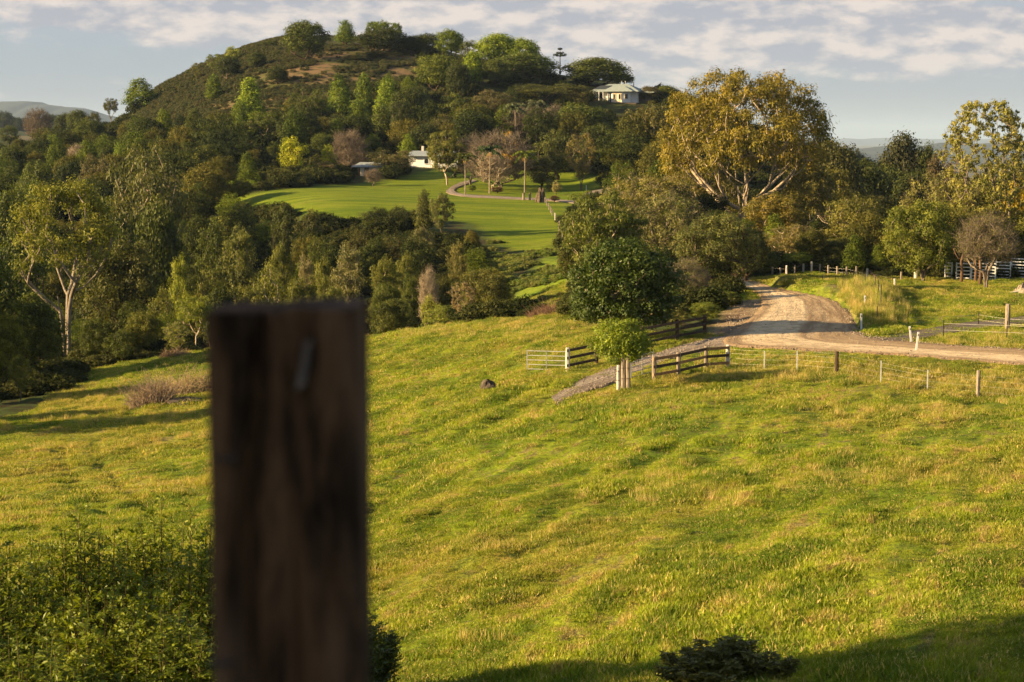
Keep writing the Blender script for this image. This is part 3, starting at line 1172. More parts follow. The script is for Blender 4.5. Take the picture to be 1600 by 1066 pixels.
def crown_leaves(rng, clumps, per, ln, wd, flat=0.7, droop=0.0, shell=0.5, outw=0.95, up=0.30, twist=0.55):
    C = []
    Nn = []
    T = []
    val = []
    for c in clumps:
        n = max(6, int(per * (c[3] ** 2) / np.mean([q[3] for q in clumps]) ** 2))
        d = rnd_unit(rng, n)
        s = (shell + (1 - shell) * rng.uniform(0, 1, n)) * c[3] * (1 + 0.28 * np.sin(d[:, 0] * 4 + c[0]) * np.cos(d[:, 1] * 5 + c[1]))
        sparse = rng.uniform(0, 1, n) < 0.12
        s = np.where(sparse, s * 1.35, s)
        p = d * s[:, None]
        p[:, 2] *= flat
        p[:, 2] -= droop * c[3] * (np.linalg.norm(p[:, :2], axis=1) / c[3]) ** 2
        C.append(p + c[:3])
        nn = d * outw + np.array([0, 0, up]) + rnd_unit(rng, n) * twist
        nn /= np.linalg.norm(nn, axis=1)[:, None]
        Nn.append(nn)
        tt = rnd_unit(rng, n) + np.array([0, 0, -droop * 3]) + d * 0.5
        T.append(tt)
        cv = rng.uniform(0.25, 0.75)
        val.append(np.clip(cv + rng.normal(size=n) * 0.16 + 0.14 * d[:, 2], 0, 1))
    C = np.concatenate(C)
    Nn = np.concatenate(Nn)
    T = np.concatenate(T)
    val = np.concatenate(val)
    k = len(C)
    return C, Nn, T, ln * rng.uniform(0.6, 1.35, k), wd * rng.uniform(0.6, 1.35, k), val


def twigs(rng, clumps, per, r):
    segs = []
    for c in clumps:
        base = c[:3] - np.array([0, 0, c[3] * 0.5])
        for _ in range(per):
            d = rnd_unit(rng, 1)[0]
            d[2] = abs(d[2]) * 0.9 + 0.25
            L = c[3] * rng.uniform(0.8, 1.5)
            m = base + d * L * 0.5 + rng.normal(size=3) * 0.1 * L
            e = base + d * L + rng.normal(size=3) * 0.12 * L
            segs.append((base, m, r, r * 0.75))
            segs.append((m, e, r * 0.75, r * 0.35))
            for _k in range(2):
                e2 = m + (d + rng.normal(size=3) * 0.6) * L * 0.45
                segs.append((m, e2, r * 0.6, r * 0.3))
    return segs


PROTO = {}


def proto(key, shape, seed, H=10.0, R=4.0, crown0=0.25, n=45, rc=1.2, per=110, ln=.34, wd=.22, fork=None, br=.28, stems=1, flat=.75, droop=0., mat='leaf',
          shell=.5, twig=0, twr=.012, leaves=True, up=.30, outw=.95, twist=.55, kink=.06, bend=.14, sides=5, lean=0.0, zmin=-.8, steep=.15):
    rng = np.random.default_rng(seed)
    zc = H * (crown0 + 1) / 2
    hh = H * (1 - crown0) / 2 - rc * flat * 0.75
    cl = clumps_for(shape, rng, n, R - rc * 0.7, zc, hh, rc, zmin)
    fk = fork if fork is not None else H * crown0 * 0.8
    segs, nodes, tips = skeleton(rng, [tuple(c) for c in cl], fk, br, stems, lean, bend, kink, steep)
    if twig:
        segs += twigs(rng, cl, twig, twr)
    tr = tubes_mesh('trunk', segs, sides)
    tr.materials.append(M['bark'])
    cr = None
    if leaves:
        C, Nn, T, l_, w_, v_ = crown_leaves(rng, cl, per, ln, wd, flat, droop, shell, outw, up, twist)
        cr = leaf_mesh('crown', C, Nn, T, l_, w_, v_)
        cr.materials.append(M[mat])
    PROTO[key] = (tr, cr, H, R)


# common kinds (seen from 150 m and more)
proto('dome', 'dome', 1, R=5, crown0=.05, n=90, rc=1.2, per=110, ln=.34, wd=.24)
proto('dome2', 'dome', 2, R=5, crown0=.05, n=75, rc=1.4, per=130, ln=.36, wd=.25)
proto('cone', 'cone', 3, R=3.2, crown0=.08, n=70, rc=.95, per=80, ln=.34, wd=.22)
proto('cone2', 'cone', 4, R=3.4, crown0=.12, n=60, rc=1.1, per=85, ln=.34, wd=.22)
proto('bushy', 'bushy', 5, R=4, crown0=.08, n=60, rc=1.1, per=85, ln=.34, wd=.2)
proto('bushy2', 'bushy', 6, R=4, crown0=.15, n=50, rc=1.15, per=80, ln=.34, wd=.2, stems=2)
proto('spread', 'flat', 7, R=6, crown0=.35, n=60, rc=1.25, per=90, ln=.36, wd=.22, flat=.42, br=.18, fork=2.6, stems=2)
proto('spread2', 'flat', 8, R=6, crown0=.2, n=75, rc=1.2, per=80, ln=.34, wd=.2, flat=.45, br=.2, fork=1.6)
proto('gum', 'dome', 9, steep=.5, R=4, crown0=.28, n=70, rc=.9, per=95, ln=.34, wd=.15, flat=.8, droop=.2, br=.12, kink=.03, fork=2.6, shell=.25)
proto('gum2', 'bushy', 10, steep=.5, R=4, crown0=.22, n=75, rc=.9, per=95, ln=.34, wd=.15, flat=.85, droop=.2, br=.11, kink=.03, fork=2.2, stems=2, shell=.25)
proto('sheoak', 'bushy', 11, R=3.4, crown0=.12, n=60, rc=.85, per=110, ln=.40, wd=.12, flat=.9, droop=.1, shell=.15, br=.14, kink=.03, stems=2, up=.1)
proto('sheoak2', 'vase', 12, R=3.0, crown0=.1, n=50, rc=.8, per=110, ln=.40, wd=.12, flat=1.0, shell=.15, br=.14, kink=.03, up=.1)
proto('bare', 'dome', 13, R=4.5, crown0=.05, n=70, rc=1.15, per=14, ln=.2, wd=.1, fork=1.2, br=.15, stems=2, twig=14, twr=.035, shell=.2, kink=.1)
proto('bare2', 'dome', 14, R=5, crown0=.0, n=80, rc=1.3, per=22, ln=.24, wd=.12, fork=1.0, br=.16, stems=4, twig=13, twr=.035, shell=.2, kink=.1)
proto('open', 'vase', 15, R=4, crown0=.2, n=90, rc=.6, per=36, ln=.34, wd=.17, fork=1.8, br=.13, stems=2, twig=5, twr=.025, shell=.3)
# single trees that stand near or large
proto('round_fig', 'dome', 21, H=6.2, R=3.6, crown0=-.10, zmin=-.6, n=210, rc=.6, per=150, ln=.17, wd=.11, fork=.9, br=.18, stems=3, mat='leaf_gloss', shell=.45)
proto('young_fig', 'bushy', 22, H=4.2, R=1.9, crown0=.28, n=110, rc=.45, per=130, ln=.13, wd=.075, fork=1.2, br=.075, kink=.01,  mat='leaf_gloss', shell=.4)
proto('big_gum', 'dome', 35, H=21, R=11.2, crown0=.10, n=300, rc=1.15, per=125, zmin=-.42, ln=.40, wd=.15, flat=.75, droop=.25, fork=6.5, br=.24, stems=6, shell=.25, sides=7, kink=.02, bend=.06, steep=.62)
proto('tall_gum', 'dome', 24, H=17, R=5.6, crown0=.24, n=95, zmin=-.4, rc=1.0, per=150, ln=.28, wd=.12, flat=.8, droop=.2, fork=6.0, br=.21, stems=3, shell=.25, sides=7, kink=.012, bend=.07, steep=.6)
proto('road_tree', 'dome', 25, H=8, R=5, crown0=.04, n=150, rc=.8, per=130, ln=.22, wd=.10, fork=1.0, br=.34, stems=3, shell=.25, twig=3, twr=.014, kink=.03)
proto('wispy', 'bushy', 26, H=9, R=5, crown0=.08, n=150, rc=.8, per=110, ln=.24, wd=.11, fork=1.2, br=.18, stems=4, shell=.2, twig=3, twr=.016, kink=.035)
proto('layered', 'flat', 27, H=7, R=5, crown0=.2, n=130, rc=.75, per=130, ln=.24, wd=.12, flat=.42, fork=1.1, br=.17, stems=3, up=.8, kink=.04)
proto('open_fine', 'vase', 28, H=13, R=4.9, crown0=.12, n=680, rc=.31, per=19, ln=.27, wd=.15, fork=2.0, br=.12, stems=5, twig=2, twr=.016, shell=.3, kink=.03, bend=.10)
proto('brush_tree', 'dome', 29, H=6, R=3.6, crown0=.18, n=90, rc=.7, per=70, ln=.16, wd=.06, fork=1.2, br=.12, stems=4, twig=12, twr=.012, shell=.1)
proto('fine_bushy', 'bushy', 30, H=8, R=4, crown0=.02, n=150, rc=.8, per=130, ln=.22, wd=.12, fork=.8, br=.16, stems=3, shell=.35)


def pcol(o, c):
    o.color = (c[0], c[1], c[2], 1)


# leaf colours
DK = (0.042, 0.056, 0.010)
DG = (0.064, 0.084, 0.012)
MG = (0.100, 0.145, 0.014)
LG = (0.150, 0.210, 0.016)
YG = (0.300, 0.330, 0.016)
OL = (0.145, 0.135, 0.024)
OD = (0.075, 0.078, 0.022)
GO = (0.205, 0.150, 0.022)
BR = (0.105, 0.080, 0.036)
GY = (0.130, 0.105, 0.065)
PK = (0.150, 0.115, 0.080)
# bark colours
BB = (0.10, 0.07, 0.045)
BG = (0.24, 0.19, 0.14)
BP = (0.50, 0.40, 0.28)
BW = (0.26, 0.20, 0.145)
R_ = random.Random(5)


def tree(kind, px, top, D, w, leafc, label, bark=BB, name='tree', cat='tree', group=None, base=None, rz=None):
    if D < 0:
        base = -D
    if base is not None:
        g = G(px, base)
        D = g.y
    else:
        g = at(px, D)
    ztop = P(px, top, D)[2]
    H = max(ztop - g.z, 1.0)
    tr, cr, H0, R0 = PROTO[kind]
    wm = w * D / F
    s = wm / (2 * R0)
    root = empty(name, g, label, cat, group, rz if rz is not None else R_.uniform(0, 6.28))
    root.scale = (s, s, H / H0)
    a = link('trunk', tr, None, root)
    pcol(a, bark)
    if cr is not None:
        b = link('crown', cr, None, root)
        f = R_.uniform(0.9, 1.1)
        q = 1.3 if leafc[1] > leafc[0] else 1.08
        pcol(b, (leafc[0] * f * q, leafc[1] * f * 1.2, leafc[2] * f * .95))
    return root


GH = 'trees on and around the bare hilltop'
GS = 'trees covering the shaded hillside'
GG = 'trees and bushes filling the gully'
GL = 'trees around the lower white house and its drive'
GR = 'trees behind the road bend'
GU = 'trees around the hilltop house'
GF = 'trees along the far edge of the near field'
GD = 'trees beside the stockyard'
T = [
    # hill top and skyline
    ('dome', 478, 28, -98, 86, DG, 'broad dark round tree standing alone at the brow of the bare hill', BB, 'round_tree', GH),
    ('cone2', 541, 27, -69, 44, MG, 'rounded green tree standing highest on the hill crest against the cloud', BB, 'hilltop_tree', GH),
    ('gum', 583, 31, 484, 30, MG, 'slim airy crown just rising over the dark hilltop clump', BG, 'hilltop_tree', GH),
    ('gum2', 600, 27, 483, 36, MG, 'tallest airy crown in the middle of the hilltop clump', BG, 'hilltop_tree', GH),
    ('gum', 619, 33, 482, 24, MG, 'small tufted crown at the downhill end of the hilltop clump', BG, 'hilltop_tree', GH),
    ('dome2', 598, 42, -82, 100, DK, 'wide dark tree under the airy crowns of the hilltop clump', BB, 'hilltop_tree', GH),
    ('dome', 645, 54, -82, 46, DK, 'dark rounded tree beside the hilltop clump on the skyline', BB, 'hilltop_tree', GH),
    ('dome2', 668, 50, -86, 50, DK, 'dark domed tree where the bare crest meets the woodland', BB, 'hilltop_tree', GH),
    ('dome', 702, 43, 466, 56, MG, 'tall mid green skyline tree right below the hilltop clump', BB, 'woodland_tree', GH),
    ('bushy', 735, 60, 462, 50, DG, 'lower dull green tree in the dip of the wooded skyline', BB, 'woodland_tree', GH),
    ('dome2', 778, 49, 458, 82, LG, 'bright green broad tree topping the wooded skyline', BB, 'woodland_tree', GH),
    ('dome', 818, 56, 455, 60, LG, 'bright green tree falling away toward the big spreading fig', BB, 'woodland_tree', GH),
    ('open', 335, 84, 486, 34, LG, 'pale thin leafed sapling on the descending skyline', BG, 'skyline_sapling', GH),
    ('open', 309, 98, 488, 24, OL, 'faint thin sapling lowest on the descending skyline', BG, 'skyline_sapling', GH),
    ('bushy', 363, 70, 488, 30, (.2, .24, .05), 'pale yellow green bush on the skyline slope', BG, 'skyline_bush', GH),
    ('bushy2', 422, 62, 490, 30, DG, 'low dark bush on the skyline just below the brow', BB, 'skyline_bush', GH),
    ('open', 441, 55, 490, 10, OD, 'tiny thin tree beside the broad round tree on the brow', BB, 'skyline_sapling', GH),
    ('dome', 357, 84, 462, 46, DK, 'dark bushy tree with pale stem on the upper hillside', BG, 'hillside_tree', GH),
    ('dome2', 402, 80, 458, 34, DK, 'compact dark tree in the reddish grass below the crest', BB, 'hillside_tree', GH),
    ('dome', 434, 80, 470, 14, DK, 'very small dark shrub in the reddish hill grass', BB, 'hillside_tree', GH),
    ('dome', 433, 103, 432, 40, DK, 'round dark tree behind the bright conical tree', BB, 'hillside_tree', GH),
    ('cone', 335, 112, 440, 34, MG, 'light green slanting tree below the pale skyline bushes', BB, 'hillside_tree', GH),
    ('bushy', 590, 78, 458, 60, OD, 'dark scrubby patch of bush in the middle of the bare hill face', BB, 'hillside_bush', GH),
    ('bushy2', 555, 84, 452, 46, OD, 'low scrubby bush on the bare hill face', BB, 'hillside_bush', GH),
    ('cone2', 220, 117, 492, 64, (.105, .15, .014), 'big round green tree on the lower skyline shoulder', BB, 'round_tree', GH),
    ('spread', 174, 151, 505, 26, OD, 'small gnarled flat tree on the lower skyline shoulder', BG, 'gnarled_tree', GH),
    ('bare2', 60, 165, 600, 52, BR, 'brown bare branched tree beside the pale far paddock', BW, 'bare_tree', GH),
    ('dome', 100, 174, 540, 34, DK, 'dark crown next to the brown tree by the far paddock', BB, 'woodland_tree', GH),
    ('dome2', 122, 169, 530, 40, DG, 'dark dome in front of the distant blue range', BB, 'woodland_tree', GH),
    ('bushy', 148, 172, 520, 30, OD, 'low olive crown under the end of the distant blue range', BB, 'woodland_tree', GH),
    ('bushy', 15, 193, 560, 40, DG, 'green tree at the picture edge beside the pale far paddock', BB, 'woodland_tree', GH),
    # shaded hillside
    ('cone', 392, 114, 388, 58, LG, 'bright green conical tree catching sun on the lower bare hill', BB, 'conical_tree', GS),
    ('cone2', 375, 150, 380, 40, MG, 'green lower tree leaning on the bright conical tree', BB, 'conical_tree', GS),
    ('spread2', 480, 138, 372, 70, DG, 'layered dark green tree above the yellow tree', BG, 'layered_tree', GS),
    ('dome', 470, 168, 355, 84, DK, 'dense dark tree right behind the glowing yellow tree', BB, 'hillside_tree', GS),
    ('spread', 420, 172, 362, 84, DG, 'dark layered tree below the bright conical tree', BG, 'layered_tree', GS),
    ('cone2', 531, 118, 392, 48, MG, 'rounded green tree first of the row of upright hillside trees', BB, 'upright_tree', GS),
    ('cone', 569, 107, 390, 40, MG, 'tallest upright tree in the row of upright hillside trees', BB, 'upright_tree', GS),
    ('cone2', 604, 114, 388, 46, LG, 'brightest upright tree in the row of upright hillside trees', BB, 'upright_tree', GS),
    ('cone', 560, 150, 372, 60, MG, 'wide green tree at the foot of the upright row', BB, 'hillside_tree', GS),
    ('cone2', 600, 160, 368, 66, DG, 'deep green tree filling below the brightest upright tree', BB, 'hillside_tree', GS),
    ('dome', 640, 132, 376, 76, DK, 'blackish green tree beside the row of upright hillside trees', BB, 'hillside_tree', GS),
    ('gum', 627, 152, 360, 44, DK, 'dark tree with a visible pale straight trunk in the shaded wood', BW, 'hillside_tree', GS),
    ('dome2', 682, 82, 420, 74, (.09, .115, .014), 'big rounded olive green tree high on the wooded slope', BB, 'hillside_tree', GS),
    ('cone', 738, 75, 426, 46, LG, 'light green upright tree between the big rounded trees of the slope', BB, 'hillside_tree', GS),
    ('dome', 716, 92, 410, 46, DK, 'dark tree in the gap between the big rounded tree and its light green neighbour', BB, 'hillside_tree', GS),
    ('dome', 655, 128, 384, 44, DK, 'dark tree at the lower edge of the bare hill face', BB, 'hillside_tree', GS),
    ('bushy', 712, 140, 376, 70, DG, 'leafy green tree under the big rounded olive tree', BB, 'hillside_tree', GS),
    ('spread2', 770, 140, 376, 84, BR, 'bronze tinted layered tree on the middle wooded slope', BB, 'layered_tree', GS),
    ('dome2', 742, 165, 362, 90, DG, 'broad dark tree below the bronze tinted tree', BB, 'hillside_tree', GS),
    ('bushy2', 690, 172, 358, 66, OD, 'dull green tree above the lower white house', BB, 'hillside_tree', GS),
    ('dome', 665, 190, 350, 60, DK, 'very dark tree right behind the lower white house', BB, 'hillside_tree', GS),
    ('dome', 505, 205, 345, 48, DG, 'green bushy tree between yellow tree and brown tree', BB, 'hillside_tree', GS),
    ('bushy', 530, 175, 362, 54, DK, 'dark tree over the brown leafless looking tree', BB, 'hillside_tree', GS),
    ('spread', 372, 196, 350, 66, DG, 'small spreading green tree downhill of the layered trees', BG, 'layered_tree', GS),
    ('bushy', 430, 218, 335, 40, DG, 'green bush on the shoulder of the yellow tree', BB, 'hillside_tree', GS),
    ('dome2', 325, 224, 320, 58, OL, 'rounded olive tree above the far end of the lawn', BB, 'hillside_tree', GS),
    ('bushy', 352, 250, 305, 50, OD, 'olive bush by the tip of the lawn', BB, 'hillside_tree', GS),
    ('dome', 290, 200, 355, 60, DG, 'dark green crown behind the big gnarled tree', BB, 'hillside_tree', GS),
    ('cone2', 305, 166, 400, 40, DG, 'green pointed tree midway up the shaded slope', BB, 'hillside_tree', GS),
    ('bushy', 255, 190, 400, 50, DG, 'shadowy bush below the big round skyline tree', BB, 'hillside_tree', GS),
    ('cone2', 187, 215, 340, 30, LG, 'small light green tree peeping over the gnarled tree', BB, 'hillside_tree', GS),
    ('dome', 140, 183, 440, 62, DG, 'broad green crown on the shoulder facing the far paddock', BB, 'woodland_tree', GS),
    ('cone', 85, 205, 400, 40, MG, 'lit green conical tree below the far paddock', BB, 'woodland_tree', GS),
    ('bare', 122, 222, 380, 36, GY, 'grey white branched dead tree in the dark shoulder wood', BP, 'dead_tree', GS),
    ('bushy2', 70, 196, 470, 60, OD, 'brown green crown beside the far paddock', BB, 'woodland_tree', GS),
    ('dome', 20, 222, 380, 62, DG, 'dark crown at the edge of the picture under the far paddock', BB, 'woodland_tree', GS),
    ('spread2', 155, 240, 320, 70, BR, 'brownish tree between the golden gum and the gnarled tree', BB, 'woodland_tree', GS),
    ('dome2', 60, 245, 320, 70, DG, 'shadowed crown over the golden gum', BB, 'woodland_tree', GS),
    ('dome2', 210, 185, 430, 50, OD, 'dull crown in the wood under the round skyline tree', BB, 'woodland_tree', GS),
    ('bushy', 345, 170, 402, 44, OD, 'brown green scrub tree on the open shaded slope', BB, 'hillside_tree', GS),
    # hilltop house
    ('dome2', 818, 80, 436, 118, (.066, .092, .018), 'huge spreading fig with pale limbs beside the lone pine', BG, 'fig_tree', GU),
    ('dome', 775, 88, 425, 50, DG, 'green crown joined to the huge spreading fig', BB, 'woodland_tree', GU),
    ('dome2', 931, 87, 436, 116, DG, 'great dark dome tree behind the hilltop house', BB, 'dome_tree', GU),
    ('dome', 972, 113, 446, 44, DG, 'smaller dark tree sloping down behind the hilltop house roof', BB, 'dome_tree', GU),
    ('spread2', 860, 130, 408, 150, (.075, .085, .020), 'wide low flat crowned tree below the lone pine', BB, 'flat_tree', GU),
    ('bushy', 905, 130, 402, 50, OD, 'olive rounded tree touching the verandah side of the hilltop house', BB, 'woodland_tree', GU),
    ('dome', 1014, 133, 420, 44, BR, 'bronze tree next to the hilltop house roof', BB, 'woodland_tree', GU),
    ('dome2', 1042, 132, 424, 50, DG, 'dark low tree at the downhill end of the house skyline', BB, 'woodland_tree', GU),
    ('dome', 908, 158, 352, 112, DG, 'massive dark green tree below the hilltop house', BB, 'massive_tree', GU),
    ('bushy', 872, 196, 322, 84, (.085, .085, .022), 'brownish shaded tree over the lawn end', BB, 'woodland_tree', GU),
    ('dome', 935, 190, 338, 70, DK, 'black green foliage wall above the upper road', BB, 'woodland_tree', GU),
    ('dome', 955, 225, 325, 60, DK, 'deep shaded tree where the upper road disappears', BB, 'woodland_tree', GU),
    ('gum2', 1014, 150, 318, 78, (.115, .095, .028), 'dusky gum with thin pale trunks below the hilltop house', BP, 'gum_tree', GU),
    # lower house and drive
    ('bushy', 456, 209, 318, 50, YG, 'glowing yellow green tree above the lawn', BB, 'yellow_tree', GL),
    ('bushy2', 513, 222, 320, 26, (.2, .24, .015), 'small lime coloured tree near the glowing yellow tree', BB, 'yellow_tree', GL),
    ('dome2', 398, 268, 300, 22, YG, 'little yellow bush above the tip of the lawn', BB, 'yellow_bush', GL),
    ('spread', 380, 280, 290, 56, LG, 'sloping bright green bush on the lawn rim', BB, 'lawn_bush', GL),
    ('bushy2', 440, 262, 310, 46, OL, 'olive bush between yellow tree and lawn', BB, 'lawn_bush', GL),
    ('bare2', 547, 198, 326, 70, BR, 'brown half bare tree above the grey roofed shed', BW, 'bare_tree', GL),
    ('bushy', 510, 250, 318, 46, BR, 'brownish bush beside the half bare tree', BB, 'lawn_bush', GL),
    ('spread2', 612, 234, 322, 88, (.12, .095, .04), 'broad brown green thicket hiding the end of the lower white house', BB, 'thicket', GL),
    ('bare', 583, 262, 303, 34, PK, 'small bare pinkish tree in front of the grey roofed shed', BW, 'bare_tree', GL),
    ('cone2', 640, 205, 348, 40, LG, 'fresh green tree behind the lower house chimney', BB, 'woodland_tree', GL),
    ('layered', 699, 206, 306, 70, (.115, .125, .022), 'umbrella shaped tree with a straight pale trunk by the garden drive', BP, 'umbrella_tree', GL),
    ('bare2', 782, 198, 300, 128, PK, 'large grey brown leafless tree behind the palms', BG, 'bare_tree', GL),
    ('bare', 735, 205, 308, 66, GY, 'leafless tree between umbrella tree and the palms', BG, 'bare_tree', GL),
    ('bare', 770, 230, 296, 70, BR, 'low branching bare tree at the foot of the palms', BP, 'bare_tree', GL),
    ('bare2', 812, 160, 362, 90, PK, 'pink grey leafless tree higher up the slope behind the palms', BG, 'bare_tree', GL),
    ('bare', 868, 160, 360, 50, PK, 'pink grey leafless tree against the massive dark tree', BG, 'bare_tree', GL),
    ('bushy', 795, 200, 318, 34, (.42, .24, .012), 'small tree with orange yellow blossom among bare branches', BB, 'blossom_tree', GL),
    ('open', 908, 207, 300, 62, (.20, .15, .035), 'thin tree with yellowing leaves by the upper road', BG, 'thin_tree', GL),
    ('bushy', 845, 240, 305, 60, OD, 'dark garden shrub mass behind the last palm', BB, 'garden_shrub', GL),
    ('bushy2', 712, 255, 322, 40, DK, 'dark shrub beside the lower white house', BB, 'garden_shrub', GL),
    # left wood
    ('spread2', 232, 224, 235, 150, (.115, .105, .034), 'large gnarled tree with pale twisting branches in the gully wood', BP, 'gnarled_tree', GF),
    ('bushy', 168, 290, 205, 110, DG, 'dark green tree behind the golden gum', BB, 'gully_tree', GF),
    ('dome', 25, 280, 230, 110, DG, 'dark tree at the picture edge behind the golden gum', BB, 'gully_tree', GF),
    ('bushy', 30, 340, 180, 120, DG, 'dense green tree low at the picture edge', BB, 'gully_tree', GF),
    ('tall_gum', 105, 258, 150, 190, (.165, .150, .020), 'tall golden topped gum with forked pale trunk at the field edge', (.30, .25, .19), 'gum_tree', GF),
    ('fine_bushy', 195, 358, 168, 150, (.085, .078, .018), 'dense bronze tipped dark tree beside the pale forked gum', BB, 'gully_tree', GF),
    ('fine_bushy', 35, 445, 134, 150, (.075, .095, .014), 'dark sunflecked bush tree bulging over the field corner', BB, 'field_corner_tree', GF),
    ('fine_bushy', 5, 480, 128, 90, (.13, .14, .014), 'yellow lit bush tree at the picture edge by the field', BB, 'field_corner_tree', GF),
    ('sheoak', 32, 548, 118, 44, (.12, .14, .03), 'small feathery sapling in front of the field corner bushes', BG, 'sapling', GF),
    ('dome', 250, 300, 215, 90, DG, 'shaded tree under the gnarled tree', BB, 'gully_tree', GF),
    ('sheoak', 283, 388, 178, 46, (.16, .19, .02), 'upright sunlit sapling beside the dense bronze tipped tree', BG, 'sapling', GF),
    ('fine_bushy', 225, 480, 148, 66, (.10, .11, .018), 'sunflecked bushy tree at the field edge', BB, 'field_edge_tree', GF),
    ('open', 277, 503, 143, 56, (.20, .20, .02), 'small open yellow green tree with a thin stem at the field edge', BP, 'field_edge_tree', GF),
    ('spread', 306, 458, 146, 66, (.14, .17, .02), 'flat topped small tree with a slim pale trunk at the field edge', BP, 'field_edge_tree', GF),
    ('fine_bushy', 150, 490, 146, 60, DG, 'dark bush under the pale forked gum', BB, 'field_edge_tree', GF),
    ('bushy', 190, 510, 143, 50, DG, 'low dark green bush near the field edge stumps', BB, 'field_edge_tree', GF),
    ('bushy2', 255, 440, 156, 50, (.10, .11, .02), 'olive bush behind the sunflecked bushy tree', BB, 'gully_tree', GF),
    # gully centre
    ('bushy', 375, 310, 242, 72, OL, 'rounded olive tree overlapping the near tip of the lawn', BB, 'gully_tree', GG),
    ('sheoak', 376, 342, 205, 76, (.145, .135, .035), 'large feathery olive tree in the middle of the gully', BG, 'feathery_tree', GG),
    ('bushy', 444, 314, 226, 52, DK, 'dark upright tree in front of the lawn', BB, 'gully_tree', GG),
    ('bushy', 485, 320, 222, 52, (.07, .075, .02), 'dark tree with a yellow top in front of the lawn', BB, 'gully_tree', GG),
    ('bushy', 335, 330, 225, 50, DG, 'shaded green tree between gnarled tree and lawn tip', BB, 'gully_tree', GG),
    ('sheoak', 440, 372, 200, 52, OL, 'narrow feathery tree below the dark upright tree', BG, 'feathery_tree', GG),
    ('bushy2', 500, 362, 200, 60, DG, 'mixed green tree under the yellow topped dark tree', BB, 'gully_tree', GG),
    ('sheoak', 478, 388, 185, 44, (.22, .17, .10), 'pale grey pink wispy tree in the gully', BP, 'feathery_tree', GG),
    ('sheoak', 545, 374, 190, 72, (.17, .145, .07), 'soft greyish feathery tree above the blurred post', BP, 'feathery_tree', GG),
    ('sheoak', 505, 392, 182, 44, OL, 'olive feathery tree between two greyer feathery trees', BG, 'feathery_tree', GG),
    ('bushy2', 420, 398, 178, 60, OL, 'olive tree with grey stems below the large feathery tree', BP, 'gully_tree', GG),
    ('fine_bushy', 470, 422, 168, 62, (.10, .115, .02), 'rounded leafy tree just above the blurred post top', BB, 'gully_tree', GG),
    ('fine_bushy', 520, 438, 164, 60, (.10, .115, .02), 'leafy tree reaching down to the blurred post top', BB, 'gully_tree', GG),
    ('bushy2', 330, 405, 180, 60, (.10, .11, .02), 'olive bushes below the lawn tip trees', BB, 'gully_tree', GG),
    ('sheoak', 395, 440, 160, 56, (.11, .12, .025), 'feathery dark tree near the post top corner', BG, 'feathery_tree', GG),
    ('dome', 345, 440, 160, 60, DK, 'almost black bush near the post top corner', BB, 'gully_tree', GG),
    ('bushy', 590, 320, 232, 60, DK, 'black green tree cluster half over the lawn edge', BB, 'gully_tree', GG),
    ('bushy2', 622, 318, 231, 50, DK, 'dark middle tree of the cluster over the lawn edge', BB, 'gully_tree', GG),
    ('cone2', 662, 289, 230, 40, (.075, .085, .018), 'taller dark tree of the cluster over the lawn edge', BB, 'gully_tree', GG),
    ('sheoak', 690, 297, 228, 46, (.13, .12, .04), 'brownish feathery tree ending the cluster over the lawn edge', BG, 'feathery_tree', GG),
    ('sheoak', 660, 349, 205, 50, (.17, .145, .07), 'round greyish bush with visible stems below the tree cluster', BG, 'feathery_tree', GG),
    ('bushy', 565, 352, 212, 66, OD, 'olive bush mass under the lawn edge', BB, 'gully_tree', GG),
    ('bushy2', 615, 362, 205, 60, OD, 'dull bush mass below the black green cluster', BB, 'gully_tree', GG),
    ('sheoak', 715, 371, 185, 36, (.16, .13, .04), 'narrow bronze upright bush standing alone on the gully side', BG, 'upright_bush', GG),
    ('sheoak', 602, 393, 182, 57, OL, 'olive tree with forked pink stems in the gully', BP, 'gully_tree', GG),
    ('sheoak', 635, 388, 186, 39, OL, 'small olive tufted tree beside the forked pink stems', BG, 'gully_tree', GG),
    ('bare', 670, 410, 168, 38, GY, 'grey leafless vase shaped shrub in the dark gully', BP, 'bare_tree', GG),
    ('fine_bushy', 752, 412, 150, 92, (.13, .115, .028), 'broad sunlit bronze green tree at the gully rim', BB, 'gully_tree', GG),
    ('open', 722, 440, 141, 50, (.22, .15, .06), 'thin brown tree with bare side branches at the field rim', BP, 'thin_tree', GG),
    ('fine_bushy', 605, 432, 160, 60, (.085, .105, .02), 'green tree beside the blurred post', BB, 'gully_tree', GG),
    ('fine_bushy', 612, 460, 146, 76, (.075, .09, .018), 'dark bush touching the edge of the blurred post', BB, 'gully_tree', GG),
    ('bushy2', 672, 455, 152, 40, (.16, .18, .025), 'light green bush below the grey vase shaped shrub', BB, 'gully_tree', GG),
    ('bushy', 690, 474, 143, 62, (.20, .20, .035), 'sunlit yellowish bush on the field rim', BG, 'gully_tree', GG),
    ('sheoak', 640, 420, 172, 40, DG, 'dark feathery tree behind the grey vase shaped shrub', BG, 'feathery_tree', GG),
    ('bushy', 790, 470, 142, 40, (.10, .12, .02), 'low green bush beside the bronze green tree', BB, 'gully_tree', GG),
    # right of the driveway
    ('big_gum', 1160, 86, 205, 300, GO, 'huge spreading gum with many pale forked limbs dominating the road bend', BP, 'giant_gum', GR),
    ('wispy', 1010, 262, 200, 170, (.17, .14, .035), 'wispy olive gum mass below the giant gum', BP, 'wispy_gum', GR),
    ('wispy', 1085, 232, 215, 130, (.19, .15, .03), 'tawny gum foliage tucked under the giant gum', BP, 'wispy_gum', GR),
    ('layered', 945, 304, 150, 140, (.10, .125, .02), 'layered flat topped tree with bare stems above the round glossy tree', BP, 'layered_tree', GR),
